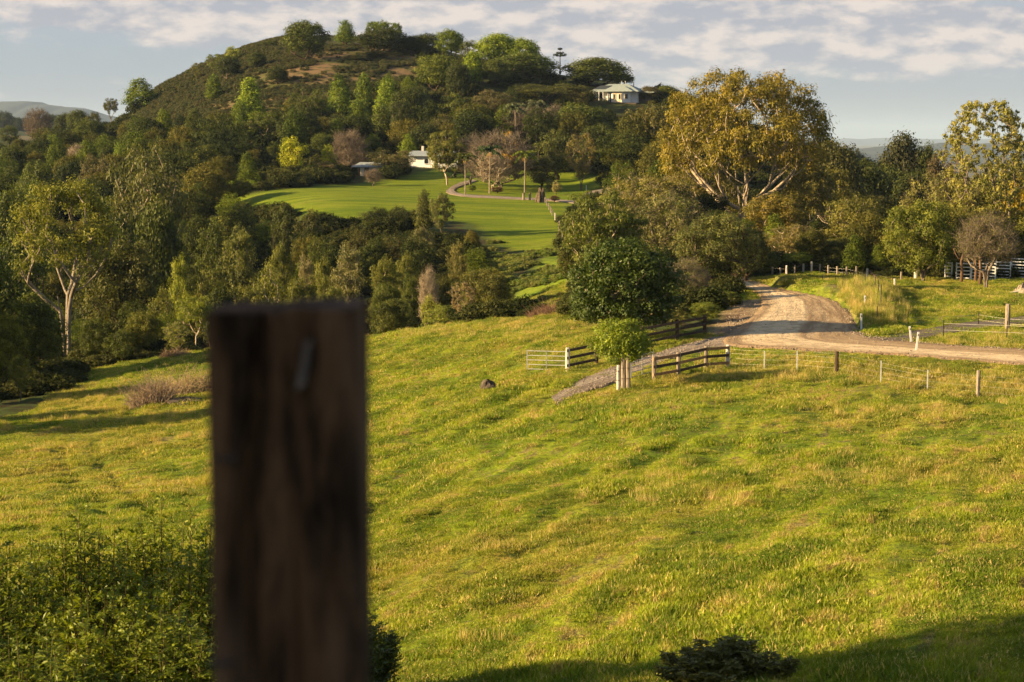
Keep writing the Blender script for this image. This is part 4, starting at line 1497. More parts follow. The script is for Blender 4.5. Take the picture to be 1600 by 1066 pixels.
    ('wispy', 1040, 290, 160, 150, (.15, .13, .05), 'grey green thin tree behind the round glossy tree', BG, 'wispy_gum', GR),
    ('road_tree', 1120, 322, 138, 160, (.115, .11, .032), 'dense tree with thick dark trunk right beside the dirt road', BB, 'roadside_tree', GR),
    ('road_tree', 1165, 345, 150, 90, (.06, .075, .016), 'dark leaning crown overhanging the far end of the dirt road', BB, 'roadside_tree', GR),
    ('brush_tree', 1070, 400, 128, 90, (.13, .12, .04), 'twiggy shrub between round glossy tree and road', BG, 'roadside_tree', GR),
    ('gum2', 1215, 290, 190, 110, (0.208, 0.150, 0.030), 'bronze gum to the road side of the giant gum', BP, 'gum_tree', GR),
    ('gum', 1262, 250, 215, 110, (0.169, 0.131, 0.030), 'olive gum with upright limbs behind the paddock fence', BP, 'gum_tree', GR),
    ('gum2', 1330, 293, 185, 110, (0.163, 0.138, 0.032), 'tall grey olive gum in the middle of the paddock tree line', BP, 'gum_tree', GR),
    ('gum', 1295, 255, 225, 90, (0.156, 0.125, 0.028), 'round crowned gum behind the grey olive gum', BP, 'gum_tree', GR),
    ('wispy', 1245, 345, 172, 110, (0.182, 0.138, 0.035), 'low orange brown tree behind the paddock fence', BP, 'gum_tree', GR),
    ('fine_bushy', 1190, 385, 160, 60, (.07, .085, .018), 'dark bush where the dirt road slips behind the trees', BB, 'paddock_bush', GR),
    ('spread', 1245, 392, 160, 50, (.13, .17, .02), 'small bright flat topped tree by the paddock fence', BW, 'paddock_tree', GR),
    ('fine_bushy', 1310, 365, 168, 90, (.09, .10, .022), 'olive undergrowth tree below the grey olive gum', BB, 'paddock_bush', GR),
    ('gum2', 1375, 290, 205, 90, OD, 'shadowy gum toward the dark gap', BG, 'gum_tree', GR),
    ('dome', 1300, 208, 262, 110, OD, 'dark round crown just behind the giant gum', BB, 'background_tree', GR),
    ('dome2', 1345, 242, 275, 100, DK, 'dark crown sloping down to the far view', BB, 'background_tree', GR),
    ('dome', 1390, 252, 285, 120, DK, 'black green crown below the far view', BB, 'background_tree', GR),
    ('dome2', 1407, 198, 300, 84, (.04, .045, .016), 'dark rounded crown rising against the far haze', BB, 'background_tree', GR),
    ('dome', 1444, 216, 298, 52, DK, 'small dark crown next to the one rising against the haze', BB, 'background_tree', GR),
    ('bushy', 1466, 226, 292, 70, (.09, .06, .03), 'brown tinted crown ending the dark skyline group', BB, 'background_tree', GR),
    ('dome', 1430, 260, 270, 90, DK, 'shaded tree mass under the dark skyline group', BB, 'background_tree', GR),
    ('gum', 1390, 330, 215, 80, OD, 'dim gum in the shaded gap before the stockyard trees', BG, 'gum_tree', GR),
    ('dome2', 1395, 370, 190, 70, DK, 'nearly black bush in the shaded gap', BB, 'paddock_bush', GR),
    # stockyard side
    ('open_fine', 1535, 156, 158, 165, (.26, .22, .05), 'tall open tree with leaf tufts on grey twigs against the sky', BG, 'open_tree', GD),
    ('wispy', 1475, 258, 162, 150, (.19, .16, .05), 'pale olive tree in front of the tall open tree', BG, 'stockyard_tree', GD),
    ('fine_bushy', 1442, 300, 150, 128, (.15, .15, .022), 'rounded sunlit olive tree at the end of the stockyard', BG, 'stockyard_tree', GD),
    ('fine_bushy', 1500, 312, 154, 120, (.12, .125, .022), 'green tree behind the white stockyard rails', BG, 'stockyard_tree', GD),
    ('fine_bushy', 1545, 262, 172, 130, (.17, .15, .03), 'full golden olive tree behind the open tree, above the stockyard', BG, 'stockyard_tree', GD),
    ('brush_tree', 1540, 328, 140, 118, (.15, .12, .045), 'brown twiggy tree leaning over the white stockyard rails', BG, 'twiggy_tree', GD),
    ('bushy', 1592, 262, 160, 90, (.36, .24, .02), 'golden blossoming tree at the picture edge above the stockyard', BW, 'golden_tree', GD),
    ('fine_bushy', 1600, 322, 156, 120, (.11, .12, .02), 'green tree under the golden blossoming tree', BB, 'stockyard_tree', GD),
    ('wispy', 1580, 230, 175, 110, (.20, .17, .05), 'pale foliage behind the golden blossoming tree', BG, 'stockyard_tree', GD),
]
for row in T:
    kind, px, top, D, w, lc, lab, bark, nm, grp = row
    cat = 'tree'
    if nm.endswith('bush') or nm in ('thicket', 'garden_shrub'):
        cat = 'bush'
    if nm == 'sapling' or nm == 'skyline_sapling':
        cat = 'sapling'
    tree(kind, px, top, D, w, lc, lab, bark, nm, cat, grp)

for (px, top, D, w, lab) in [(-90, 330, 128, 230, 'tall dense tree out of the picture beside the field corner'), (-200, 420, 98, 220, 'large tree out of the picture nearer than the field corner'), (-70, 500, 116, 110, 'bushy tree just out of the picture at the field corner'), (-140, 470, 126, 150, 'broad tree out of the picture beyond the field corner'), (-150, 540, 104, 120, 'lower bushy tree out of the picture at the field corner')]:
    tree('fine_bushy', px, top, D, w, DG, lab, BB, 'field_corner_tree', 'tree', GF)
tree('round_fig', 978, 362, 0, 206, (.044, .070, .010), 'big round glossy dark green tree beside the gravel driveway', BW, 'glossy_tree', 'tree', None, base=533, rz=0.4)
tree('young_fig', 968, 494, 0, 108, (.150, .205, .016), 'young round tree on a thin trunk by the driveway gate', BW, 'young_tree', 'tree', None, base=606, rz=1.0)

# ------------------------------------------------------------------ palms, lone pine
def palm_protos():
    rng = np.random.default_rng(3)
    H = 8.0
    tr = MB().tube([(0, 0, -.3), (0.03, 0, 2.5), (0, .04, 5.0), (0.02, 0, H - .5)], [.16, .12, .10, .09], 8)
    C, N_, TT, L_, W_, V_ = [], [], [], [], [], []
    segs = []
    for k in range(15):
        a = k * 2.4
        el = rng.uniform(-.1, 1.1)
        d = np.array([math.cos(a), math.sin(a), 0])
        prev = np.array([0, 0, H - .5])
        L = 2.7
        for i in range(9):
            t = (i + 1) / 9
            p = np.array([0, 0, H - .5]) + d * L * t * math.cos(el * (1 - t * .3)) + np.array([0, 0, L * (math.sin(el) * t - 0.65 * t * t)])
            segs.append((prev, p, .03, .02))
            side = np.cross(d, [0, 0, 1])
            for s in (-1, 1):
                for q in (0.25, 0.75):
                    b = prev + (p - prev) * q
                    tip = side * s * .5 * (1.1 - t * .6) + d * .25 + np.array([0, 0, -.28])
                    C.append(b + tip * .5)
                    TT.append(tip)
                    N_.append(rng.normal(size=3) + np.array([0, -.8, .3]))
                    L_.append(np.linalg.norm(tip))
                    W_.append(.26)
                    V_.append(rng.uniform(.2, .8))
            prev = p
    N_ = np.array(N_)
    N_ /= np.linalg.norm(N_, axis=1)[:, None]
    cr = leaf_mesh('crown', np.array(C), N_, np.array(TT), np.array(L_), np.array(W_), np.array(V_))
    cr.materials.append(M['leaf'])
    me = bpy.data.meshes.new('trunk')
    me.from_pydata(tr.v, [], tr.f)
    me.materials.append(M['bark'])
    fr = MB()
    for k in range(7):
        a = k * .9
        fr.tube([(.12 * math.cos(a), .12 * math.sin(a), H - 1.1), (.35 * math.cos(a), .35 * math.sin(a), H - 1.35), (.42 * math.cos(a), .42 * math.sin(a), H - 1.9)], [.05, .07, .03], 5)
    fm = bpy.data.meshes.new('fruit_cluster')
    fm.from_pydata(fr.v, [], fr.f)
    fm.materials.append(M['orange_leaf'])
    return me, cr, fm, H


PT, PC, PF, PH = palm_protos()
for (px, top, base, D, leafc, fruit, lab) in [
    (765, 226, 303, 0, (.055, .085, .03), True, 'tall palm with blue green crown and yellow fruit in front of the bare tree'),
    (820, 234, 302, 0, (.15, .18, .02), True, 'palm with bright sunlit crown nearest the garden gate posts'),
    (727, 238, 306, 0, (.09, .10, .02), True, 'palm with orange fruit beside the bend of the garden drive'),
    (805, 160, None, 352, (.13, .15, .07), False, 'palm rising out of the pink grey leafless trees'),
    (838, 155, None, 356, (.12, .13, .07), False, 'palm with drab crown against the massive dark tree'),
]:
    g = G(px, base) if base else at(px, D)
    zt = P(px, top, g.y)[2]
    s = (zt - g.z) / (PH + 0.4)
    r = empty('palm_tree', g, lab, 'palm', 'palms around the garden drive', R_.uniform(0, 6))
    r.scale = (s if base else 1.0, s if base else 1.0, s)
    a = link('trunk', PT, None, r)
    pcol(a, (.36, .29, .21))
    b = link('crown', PC, None, r)
    pcol(b, leafc)
    if fruit:
        link('fruit_cluster', PF, None, r)


def lone_pine():
    D = 444
    g = at(875, D)
    H = P(875, 74, D)[2] - g.z
    rng = np.random.default_rng(8)
    r = empty('hoop_pine', g, 'lone tiered pine silhouetted on the skyline beside the hilltop house', 'pine tree')
    segs = [((0, 0, -.3), (0, 0, H * .5), .22, .15), ((0, 0, H * .5), (0, 0, H), .15, .03)]
    cl = []
    tiers = [(H - .5, .35), (H - 1.6, .8), (H - 2.3, 1.4), (H - 5.4, 1.9), (H - 6.6, 2.3), (H - 8, 2.4)]
    for (z, L) in tiers:
        if z < 1:
            continue
        for k in range(7):
            a = k * .9 + z
            if L > 1.8 and rng.uniform() < .35:
                continue
            e = np.array([math.cos(a) * L, math.sin(a) * L, z + .35 * L])
            segs.append(((0, 0, z), tuple(e), .05, .03))
            cl.append(np.array([e[0], e[1], e[2], .45 if L > 1 else .3]))
            cl.append(np.array([e[0] * .6, e[1] * .6, z + .2 * L, .35]))
    me = tubes_mesh('trunk', segs, 6)
    me.materials.append(M['bark'])
    pcol(link('trunk', me, None, r), (.08, .06, .045))
    a = crown_leaves(rng, cl, 45, .30, .10, .7)
    cr = leaf_mesh('crown', *a)
    cr.materials.append(M['leaf'])
    pcol(link('crown', cr, None, r), (.03, .042, .018))


lone_pine()

# ------------------------------------------------------------------ scattered cover (nobody could count it)
HIDE = bpy.data.collections.new('scatter_sources')


def gn_scatter(name, pts, rot, scl, idx, sources, label=None):
    me = bpy.data.meshes.new(name)
    me.vertices.add(len(pts))
    me.vertices.foreach_set('co', np.asarray(pts, np.float32).ravel())
    for nm, ty, arr in (('rot', 'FLOAT_VECTOR', rot), ('scl', 'FLOAT_VECTOR', scl)):
        a = me.attributes.new(nm, ty, 'POINT')
        a.data.foreach_set('vector', np.asarray(arr, np.float32).ravel())
    a = me.attributes.new('idx', 'INT', 'POINT')
    a.data.foreach_set('value', np.asarray(idx, np.int32))
    o = link(name, me)
    c = bpy.data.collections.new(name + '_sources')
    for s in sources:
        c.objects.link(s)
    ng = bpy.data.node_groups.new(name, 'GeometryNodeTree')
    ng.interface.new_socket('Geometry', in_out='INPUT', socket_type='NodeSocketGeometry')
    ng.interface.new_socket('Geometry', in_out='OUTPUT', socket_type='NodeSocketGeometry')
    t = NT(ng)
    gi = t.n('NodeGroupInput')
    go = t.n('NodeGroupOutput')
    ci = t.n('GeometryNodeCollectionInfo', {'Collection': c, 'Separate Children': True, 'Reset Children': True})
    ar = t.n('GeometryNodeInputNamedAttribute', {'Name': 'rot'}, data_type='FLOAT_VECTOR')
    asc = t.n('GeometryNodeInputNamedAttribute', {'Name': 'scl'}, data_type='FLOAT_VECTOR')
    ai = t.n('GeometryNodeInputNamedAttribute', {'Name': 'idx'}, data_type='INT')
    e2r = t.n('FunctionNodeEulerToRotation', {0: ar.outputs[0]})
    ip = t.n('GeometryNodeInstanceOnPoints', {'Points': gi.outputs[0], 'Instance': ci.outputs[0], 'Pick Instance': True,
                                              'Instance Index': ai.outputs[0], 'Rotation': e2r.outputs[0], 'Scale': asc.outputs[0]})
    ng.links.new(ip.outputs[0], go.inputs[0])
    md = o.modifiers.new('scatter', 'NODES')
    md.node_group = ng
    tag(o, label, kind='stuff')
    return o


def src(name, me, mat):
    me = me.copy()
    me.materials.clear()
    me.materials.append(mat)
    return bpy.data.objects.new(name, me)


def grass_tuft(seed, n, rad, h0, h1, wd, lean, mat):
    rng = np.random.default_rng(seed)
    a = rng.uniform(0, 6.283, n)
    r = rad * np.sqrt(rng.uniform(0, 1, n))
    x, y = r * np.cos(a), r * np.sin(a)
    h = rng.uniform(h0, h1, n) * (1.15 - 0.5 * r / rad)
    b = rng.uniform(0, 6.283, n)
    w = wd * rng.uniform(.6, 1.3, n)
    lx = rng.normal(size=n) * lean * h
    ly = rng.normal(size=n) * lean * h
    V = np.empty((n, 3, 3), np.float32)
    V[:, 0] = np.stack([x - np.cos(b) * w / 2, y - np.sin(b) * w / 2, np.full(n, -.03)], 1)
    V[:, 1] = np.stack([x + np.cos(b) * w / 2, y + np.sin(b) * w / 2, np.full(n, -.03)], 1)
    V[:, 2] = np.stack([x + lx, y + ly, h], 1)
    me = mesh_np('grass_tuft', V.reshape(-1, 3), np.arange(n * 3).reshape(n, 3), 3, smooth=False)
    at_ = me.attributes.new('leafv', 'FLOAT', 'FACE')
    at_.data.foreach_set('value', rng.uniform(0, 1, n).astype(np.float32))
    me.materials.append(mat)
    return bpy.data.objects.new('grass_tuft', me)


def sample_area(rng, n, d0, d1, half=0.36, pad=3.0):
    D = np.sqrt(rng.uniform(d0 ** 2, d1 ** 2, n))
    x = rng.uniform(-1, 1, n) * (half * D + pad)
    return x, D


def driveway_bare(x, y, rng):
    """grass creeps back over the worn end of the gravel"""
    b = base_z(x, y)
    px, py = project(x, y, b)
    t = np.clip((985 - px) / 130, 0, 1) * .6 + (fbm(x / 1.0, y / 1.0, 71, 2) > .05) * .30
    return rng.uniform(0, 1, len(x)) > t


def build_grass():
    rng = np.random.default_rng(77)
    # short pasture
    x1, y1 = sample_area(rng, 48000, 22, 62)
    x2, y2 = sample_area(rng, 80000, 60, 170)
    x = np.concatenate([x1, x2])
    y = np.concatenate([y1, y2])
    b = base_z(x, y)
    nf, lawn, bright, hill, far = zones(x, y, b)
    rm = road_mask(x, y, 0)
    dr = pip(x, y, ROADPOLY['driveway'][0])
    rm[dr] = driveway_bare(x[dr], y[dr], rng)
    ft = pip(x, y, ROADPOLY['farm_track'][0])
    rm[ft] = rng.uniform(0, 1, int(ft.sum())) > (fbm(x[ft] / 1.5, y[ft] / .8, 73, 2) > .0) * .5
    ok = (nf | bright) & ~rm & ~pip(x, y, EARTH)
    x, y = x[ok], y[ok]
    z = hz(x, y)
    n = len(x)
    u = (x * 0.95 - y * 0.32)
    w = (x * 0.32 + y * 0.95)
    pn = fbm(x / 5, y / 5, 41, 3) + 0.5
    st = fbm(u / 1.0, w / 3.2, 43, 2)
    sc = (0.75 + 0.6 * np.clip(pn, 0, 1)) * (1 + 0.9 * st) * rng.uniform(.75, 1.25, n) * (1 + np.clip((y - 60) / 110, 0, 1) * .5)
    keep = rng.uniform(0, 1, n) < np.clip(1.0 + st * 1.2, .6, 1)
    x, y, z, sc, pn = x[keep], y[keep], z[keep], sc[keep], pn[keep]
    n = len(x)
    rot = np.stack([rng.normal(size=n) * .08, rng.normal(size=n) * .08, rng.uniform(0, 6.28, n)], 1)
    lump = fbm(x / .55, y / .55, 47, 2)
    hgt = sc * rng.uniform(.7, 1.2, n) * (0.62 + 0.5 * np.clip(pn - .35, 0, 1)) * (1 + 1.5 * lump)
    scl = np.stack([sc, sc, np.clip(hgt, .35, 1.5)], 1)
    src_ = [grass_tuft(s, 110, .34, .05, .12, .026, .55, M['grass']) for s in (1, 2, 3, 4)]
    gn_scatter('pasture_grass', np.stack([x, y, z], 1), rot, scl, rng.integers(0, 4, n), src_)
    # longer grass: patches, verges, around the fences
    x, y = sample_area(rng, 60000, 26, 165)
    b = base_z(x, y)
    px, py = project(x, y, b)
    nf, lawn, bright, hill, far = zones(x, y, b)
    pn = fbm(x / 6, y / 6, 51, 3)
    p = np.clip((pn - 0.30) * 2.2, 0, .3)
    nearfence = pip(px, py, [(1140, 546), (1200, 552), (1330, 566), (1460, 575), (1620, 590), (1620, 640), (1500, 622), (1380, 608), (1250, 600), (1140, 596), (1020, 600), (1020, 590)])
    p = np.where(nearfence, .75, p)
    verge = dist_poly(x, y, VERGE) < 2.2
    p = np.where(verge, 1.0, p)
    electric = pip(px, py, [(1440, 536), (1470, 528), (1540, 520), (1620, 512), (1620, 552), (1500, 541)])
    p = np.where(electric, .9, p)
    leftdry = pip(px, py, [(100, 650), (200, 640), (330, 640), (330, 668), (250, 668), (130, 664)]) | pip(px, py, [(60, 620), (150, 600), (200, 640), (120, 660), (40, 660)])
    p = np.where(leftdry, .6, p)
    rim = pip(px, py, [(740, 500), (880, 488), (1010, 530), (900, 540), (700, 530), (600, 525)])
    p = np.where(rim, .35, p)
    ok = (nf | bright) & ~road_mask(x, y, 0) & ~pip(x, y, EARTH) & (rng.uniform(0, 1, len(x)) < p)
    x, y = x[ok], y[ok]
    z = hz(x, y)
    n = len(x)
    sc = rng.uniform(.7, 1.3, n)
    rot = np.stack([rng.normal(size=n) * .1, rng.normal(size=n) * .1, rng.uniform(0, 6.28, n)], 1)
    vg = dist_poly(x, y, VERGE) < 2.2
    scl = np.stack([sc, sc, sc * rng.uniform(.4, .95, n) * np.where(vg, 1.9, 1)], 1)
    src_ = [grass_tuft(s, 90, .34, .14, .42, .017, .30, M['grass_tall']) for s in (11, 12, 13)]
    gn_scatter('long_grass', np.stack([x, y, z], 1), rot, scl, rng.integers(0, 3, n), src_)


build_grass()


def build_stones():
    rng = np.random.default_rng(5)
    N0 = 60000
    x = rng.uniform(1, 34, N0)
    y = rng.uniform(76, 125, N0)
    dr = pip(x, y, ROADPOLY['driveway'][1])
    ea = pip(x, y, EARTH)
    mr = pip(x, y, ROADPOLY['dirt_road'][1])
    edge = mr & ~pip(x, y, (lambda L, R: np.vstack([L + (R - L) * .10, (L + (R - L) * .90)[::-1]]))(*ROADS['dirt_road']))
    k = (dr & (rng.uniform(size=N0) < .9)) | (ea & (rng.uniform(size=N0) < .5)) | (edge & (rng.uniform(size=N0) < .8)) | (mr & (rng.uniform(size=N0) < .05))
    x, y = x[k], y[k]
    z = base_z(x, y) + np.where(dr[k], .05, np.where(ea[k], -.01, .065))
    n = len(x)
    sc = rng.uniform(.02, .055, n) * rng.uniform(.6, 1.4, n)
    scl = np.stack([sc, sc * rng.uniform(.6, 1, n), sc * rng.uniform(.5, .9, n)], 1)
    rot = rng.uniform(0, 6.28, (n, 3))
    v = np.array([(1, 0, 0), (-1, 0, 0), (0, 1, 0), (0, -1, 0), (0, 0, 1), (0, 0, -1)], float)
    f = np.array([(0, 2, 4), (2, 1, 4), (1, 3, 4), (3, 0, 4), (2, 0, 5), (1, 2, 5), (3, 1, 5), (0, 3, 5)])
    src_ = []
    for i in range(3):
        me = mesh_np('stone', v * (1 + rng.normal(size=(6, 1)) * .25), f, 3, smooth=False)
        me.materials.append(plain('gravel_stone', [(.34, .27, .21), (.24, .18, .14), (.42, .34, .26)][i], .95, .2, 20, 0))
        src_.append(bpy.data.objects.new('stone', me))
    gn_scatter('loose_gravel', np.stack([x, y, z], 1), rot, scl, rng.integers(0, 3, n), src_)


build_stones()


def small_bush(seed, mat, ln=.2, wd=.13, n=14, per=60):
    rng = np.random.default_rng(seed)
    cl = clumps_for('dome', rng, n, 1.1, .8, .75, .45)
    C, N_, TT, l_, w_, v_ = crown_leaves(rng, cl, per, ln, wd, .8)
    me = leaf_mesh('bush', C, N_, TT, l_, w_, v_)
    me.materials.append(mat)
    return bpy.data.objects.new('bush', me)


def build_cover():
    rng = np.random.default_rng(99)
    # undergrowth in all wooded ground
    D = np.exp(rng.uniform(math.log(120), math.log(540), 13000))
    x = rng.uniform(-.34, .34, len(D)) * D
    b = base_z(x, D)
    nf, lawn, bright, hill, far = zones(x, D, b)
    px, py = project(x, D, b)
    gullyopen = pip(px, py, [(745, 470), (760, 395), (700, 380), (640, 395), (700, 345), (760, 350), (880, 370), (880, 490), (800, 490)])
    houses = pip(px, py, [(920, 120), (1015, 120), (1015, 190), (920, 190)]) | pip(px, py, [(625, 250), (705, 250), (705, 275), (625, 275)]) | pip(px, py, [(545, 270), (600, 270), (600, 290), (545, 290)])
    behind = (D > np.interp(px, [100, 250, 400, 700, 900, 1100], [515, 490, 478, 474, 455, 560]))
    ok = ~(nf | lawn | bright | hill | gullyopen | houses | behind) & ~road_mask(x, D)
    x, y = x[ok], D[ok]
    z = hz(x, y)
    n = len(x)
    big = np.clip((y - 100) / 250, 0.25, 1)
    sc = rng.uniform(.5, 1.4, n) * (0.5 + .8 * big)
    scl = np.stack([sc * 1.2, sc * 1.2, sc * rng.uniform(.5, 1.2, n)], 1)
    rot = np.stack([np.zeros(n), np.zeros(n), rng.uniform(0, 6.28, n)], 1)
    gn_scatter('undergrowth', np.stack([x, y, z - .1], 1), rot, scl, rng.integers(0, 4, n), [small_bush(s, M['under'], n=26, per=70) for s in (1, 2, 3, 4)])
    # the plain crowns that close the wood between the single trees
    N0 = 2600
    D = np.exp(rng.uniform(math.log(150), math.log(478), N0))
    x = rng.uniform(-.34, .30, N0) * D
    b = base_z(x, D)
    nf, lawn, bright, hill, far = zones(x, D, b)
    hh = rng.uniform(3.5, 8.5, N0) * np.clip(D / 260, .6, 1.15)
    px, py = project(x, D, b)
    _, pt = project(x, D, b + hh)
    wpx = hh * .35 * F / D
    sky = np.interp(px, [0, 150, 220, 250, 330, 400, 480, 640, 720, 870, 950, 1050, 1100, 1300, 1400, 1700], [215, 195, 172, 168, 135, 115, 110, 112, 105, 140, 178, 172, 300, 330, 320, 330])
    bad = nf | lawn | bright | hill | road_mask(x, D) | (pt < sky)
    bad |= (D < 238) & (px > 370) & (px < 960) & (pt < 352)
    bad |= (D < 262) & (px > 330) & (px < 480) & (pt < 335)
    bad |= (D >= 225) & (D < 345) & (px > 420) & (px < 960)
    bad |= (px > 905) & (px < 1025) & (D < 430) & (pt < 178)
    bad |= (px > 530) & (px < 730) & (D < 348) & (pt < 290)
    bad |= pip(px, py, [(745, 480), (760, 395), (700, 385), (640, 395), (700, 345), (760, 350), (880, 370), (890, 490), (800, 490)])
    bad |= (px > 800) & (D < 200) & (px < 900)
    bad |= (px > 395) & (px < 520) & (D < 328) & (pt < 292)
    bad |= (px > 350) & (px < 440) & (D < 395) & (pt < 212)
    bad |= (px > 140) & (px < 320) & (D < 240) & (pt < 345)
    bad |= (px > -20) & (px < 215) & (D < 172)
    bad |= (px > 495) & (px < 650) & (D < 395) & (pt < 160)
    bad |= (px > 660) & (px < 770) & (D < 430) & (pt < 150)
    sel = np.where(~bad)[0]
    keep = []
    for i in sel:
        if all((x[i] - x[j]) ** 2 + (D[i] - D[j]) ** 2 > 5.0 ** 2 for j in keep):
            keep.append(i)
    keep = np.array(keep)
    x, y, hh = x[keep], D[keep], hh[keep]
    z = hz(x, y)
    n = len(x)
    print('woodland crowns', n)
    w_ = hh * rng.uniform(.75, 1.15, n)
    scl = np.stack([w_ / 10, w_ / 10, hh / 10 * 1.05], 1)
    rot = np.stack([np.zeros(n), np.zeros(n), rng.uniform(0, 6.28, n)], 1)
    ma = mat_leaf('wood_leaf_dark', ((0.030, 0.042, 0.008), (0.062, 0.075, 0.013)), rough=.65, spec=.15)
    mb_ = mat_leaf('wood_leaf_olive', ((0.075, 0.078, 0.014), (0.155, 0.135, 0.022)), rough=.65, spec=.15)
    mc = mat_leaf('wood_leaf_green', ((0.065, 0.092, 0.010), (0.135, 0.165, 0.014)), rough=.65, spec=.15)
    ss = [src('wood_crown', PROTO[k][1], m_) for k, m_ in (('dome', ma), ('dome2', mb_), ('cone2', mc), ('bushy', ma), ('gum2', mb_), ('bushy2', mc), ('dome', mb_), ('spread2', ma))]
    gn_scatter('woodland', np.stack([x, y, z], 1), rot, scl, rng.integers(0, 8, n), ss)
    # low scrub and long dry grass on the bare hill and on the open gully side
    D = rng.uniform(370, 520, 22000)
    x = rng.uniform(-.23, .0, len(D)) * D
    hill = pip(x, D, HILLTOP)
    nz = fbm(x / 9, D / 9, 61, 3)
    top = hill & (base_z(x, D) > 14)
    ok = (nz > np.where(top, .14, .0)) & hill
    ok |= hill & (rng.uniform(size=len(D)) < np.where(top, .06, .25))
    hx, hy = project(x, D, base_z(x, D))
    ok |= (hx > 215) & (hx < 480) & (D > 450) & (rng.uniform(size=len(D)) < .8)
    x, y = x[ok], D[ok]
    z = hz(x, y)
    n = len(x)
    sc = rng.uniform(.25, .7, n)
    scl = np.stack([sc * 1.4, sc * 1.4, sc], 1)
    rot = np.stack([np.zeros(n), np.zeros(n), rng.uniform(0, 6.28, n)], 1)
    gn_scatter('hill_scrub', np.stack([x, y, z - .1], 1), rot, scl, rng.integers(0, 2, n), [small_bush(s, M['scrub']) for s in (7, 8)])
    D = rng.uniform(150, 222, 5000)
    x = rng.uniform(-.08, .04, len(D)) * D
    b = base_z(x, D)
    px, py = project(x, D, b)
    g2 = pip(px, py, [(745, 480), (760, 395), (700, 385), (640, 395), (700, 350), (760, 360), (800, 392), (870, 392), (885, 400), (890, 480), (800, 490)])
    nz = fbm(x / 5, D / 5, 63, 3)
    ok = g2 & (nz > np.where(px > 800, .12, -.12))
    x, y = x[ok], D[ok]
    z = hz(x, y)
    n = len(x)
    sc = rng.uniform(.12, .38, n)
    scl = np.stack([sc * 1.6, sc * 1.6, sc], 1)
    rot = np.stack([np.zeros(n), np.zeros(n), rng.uniform(0, 6.28, n)], 1)
    gm = mat_leaf('gully_weed_leaf', ((0.09, 0.14, 0.014), (0.20, 0.20, 0.05)), rough=.7)
    gn_scatter('gully_weeds', np.stack([x, y, z - .05], 1), rot, scl, rng.integers(0, 2, n), [small_bush(s, gm, .35, .12) for s in (17, 18)])
    # the far wood beyond the pale paddock, and the woods that fall away behind the hills
    n = 900
    D = rng.uniform(1350, 1750, n)
    x = P(0, 213, 1)[0] * D + rng.uniform(-420, 70, n)
    x2 = rng.uniform(-.32, .42, 2600)
    D2 = np.exp(rng.uniform(math.log(560), math.log(1300), 2600))
    xx = np.concatenate([x, x2 * D2])
    yy = np.concatenate([D, D2])
    b = base_z(xx, yy)
    px, py = project(xx, yy, b)
    keep = ~((px < 260) & (yy < 1340)) & ~((px < 1040) & (yy < 900))
    xx, yy = xx[keep], yy[keep]
    z = hz(xx, yy)
    n = len(xx)
    sc = rng.uniform(.7, 1.3, n)
    scl = np.stack([sc * 1.1, sc * 1.1, sc * rng.uniform(.9, 1.5, n)], 1)
    rot = np.stack([np.zeros(n), np.zeros(n), rng.uniform(0, 6.28, n)], 1)
    ss = [src('far_tree', PROTO[k][1], M['farwood']) for k in ('dome2', 'bushy', 'gum2')]
    gn_scatter('far_woods', np.stack([xx, yy, z], 1), rot, scl, rng.integers(0, 3, n), ss)


build_cover()


# ------------------------------------------------------------------ dry brush thickets
def dry_thicket(px, base, wpx, hpx, label, seed, c=(.42, .27, .19)):
    g = G(px, base)
    rng = np.random.default_rng(seed)
    wm = wpx * g.y / F
    hm = hpx * g.y / F
    segs = []
    for _ in range(420):
        x = rng.uniform(-.5, .5) * wm
        y = rng.normal() * wm * .16
        hh = hm * (1 - (abs(x) / wm * 1.6) ** 2) * rng.uniform(.4, 1)
        z0 = float(hz(g.x + x, g.y + y)[0]) - g.z
        d = np.array([rng.normal() * .5, rng.normal() * .5, 1.0])
        p0 = np.array([x, y, z0 - .05])
        m = p0 + d * hh * .5
        e = m + (d + rng.normal(size=3) * .5) * hh * .5
        segs.append((p0, m, .016, .012))
        segs.append((m, e, .012, .006))
        e2 = m + (d + rng.normal(size=3) * .8) * hh * .4
        segs.append((m, e2, .010, .005))
    r = empty('dry_thicket', g, label, 'dry thicket')
    me = tubes_mesh('stems', segs, 3)
    me.materials.append(M['bark'])
    pcol(link('stems', me, None, r), c)


dry_thicket(238, 632, 70, 46, 'pinkish dry thicket with long curved stems on the shaded field', 1, (.42, .31, .22))
dry_thicket(298, 612, 84, 38, 'sunlit dry thicket running up to the blurred post', 2, (.52, .39, .23))
dry_thicket(862, 492, 74, 22, 'brown dry brush on the crest below the round glossy tree', 3, (.28, .17, .11))
dry_thicket(275, 556, 50, 14, 'low heap of dry grass at the far field edge', 4, (.40, .27, .16))

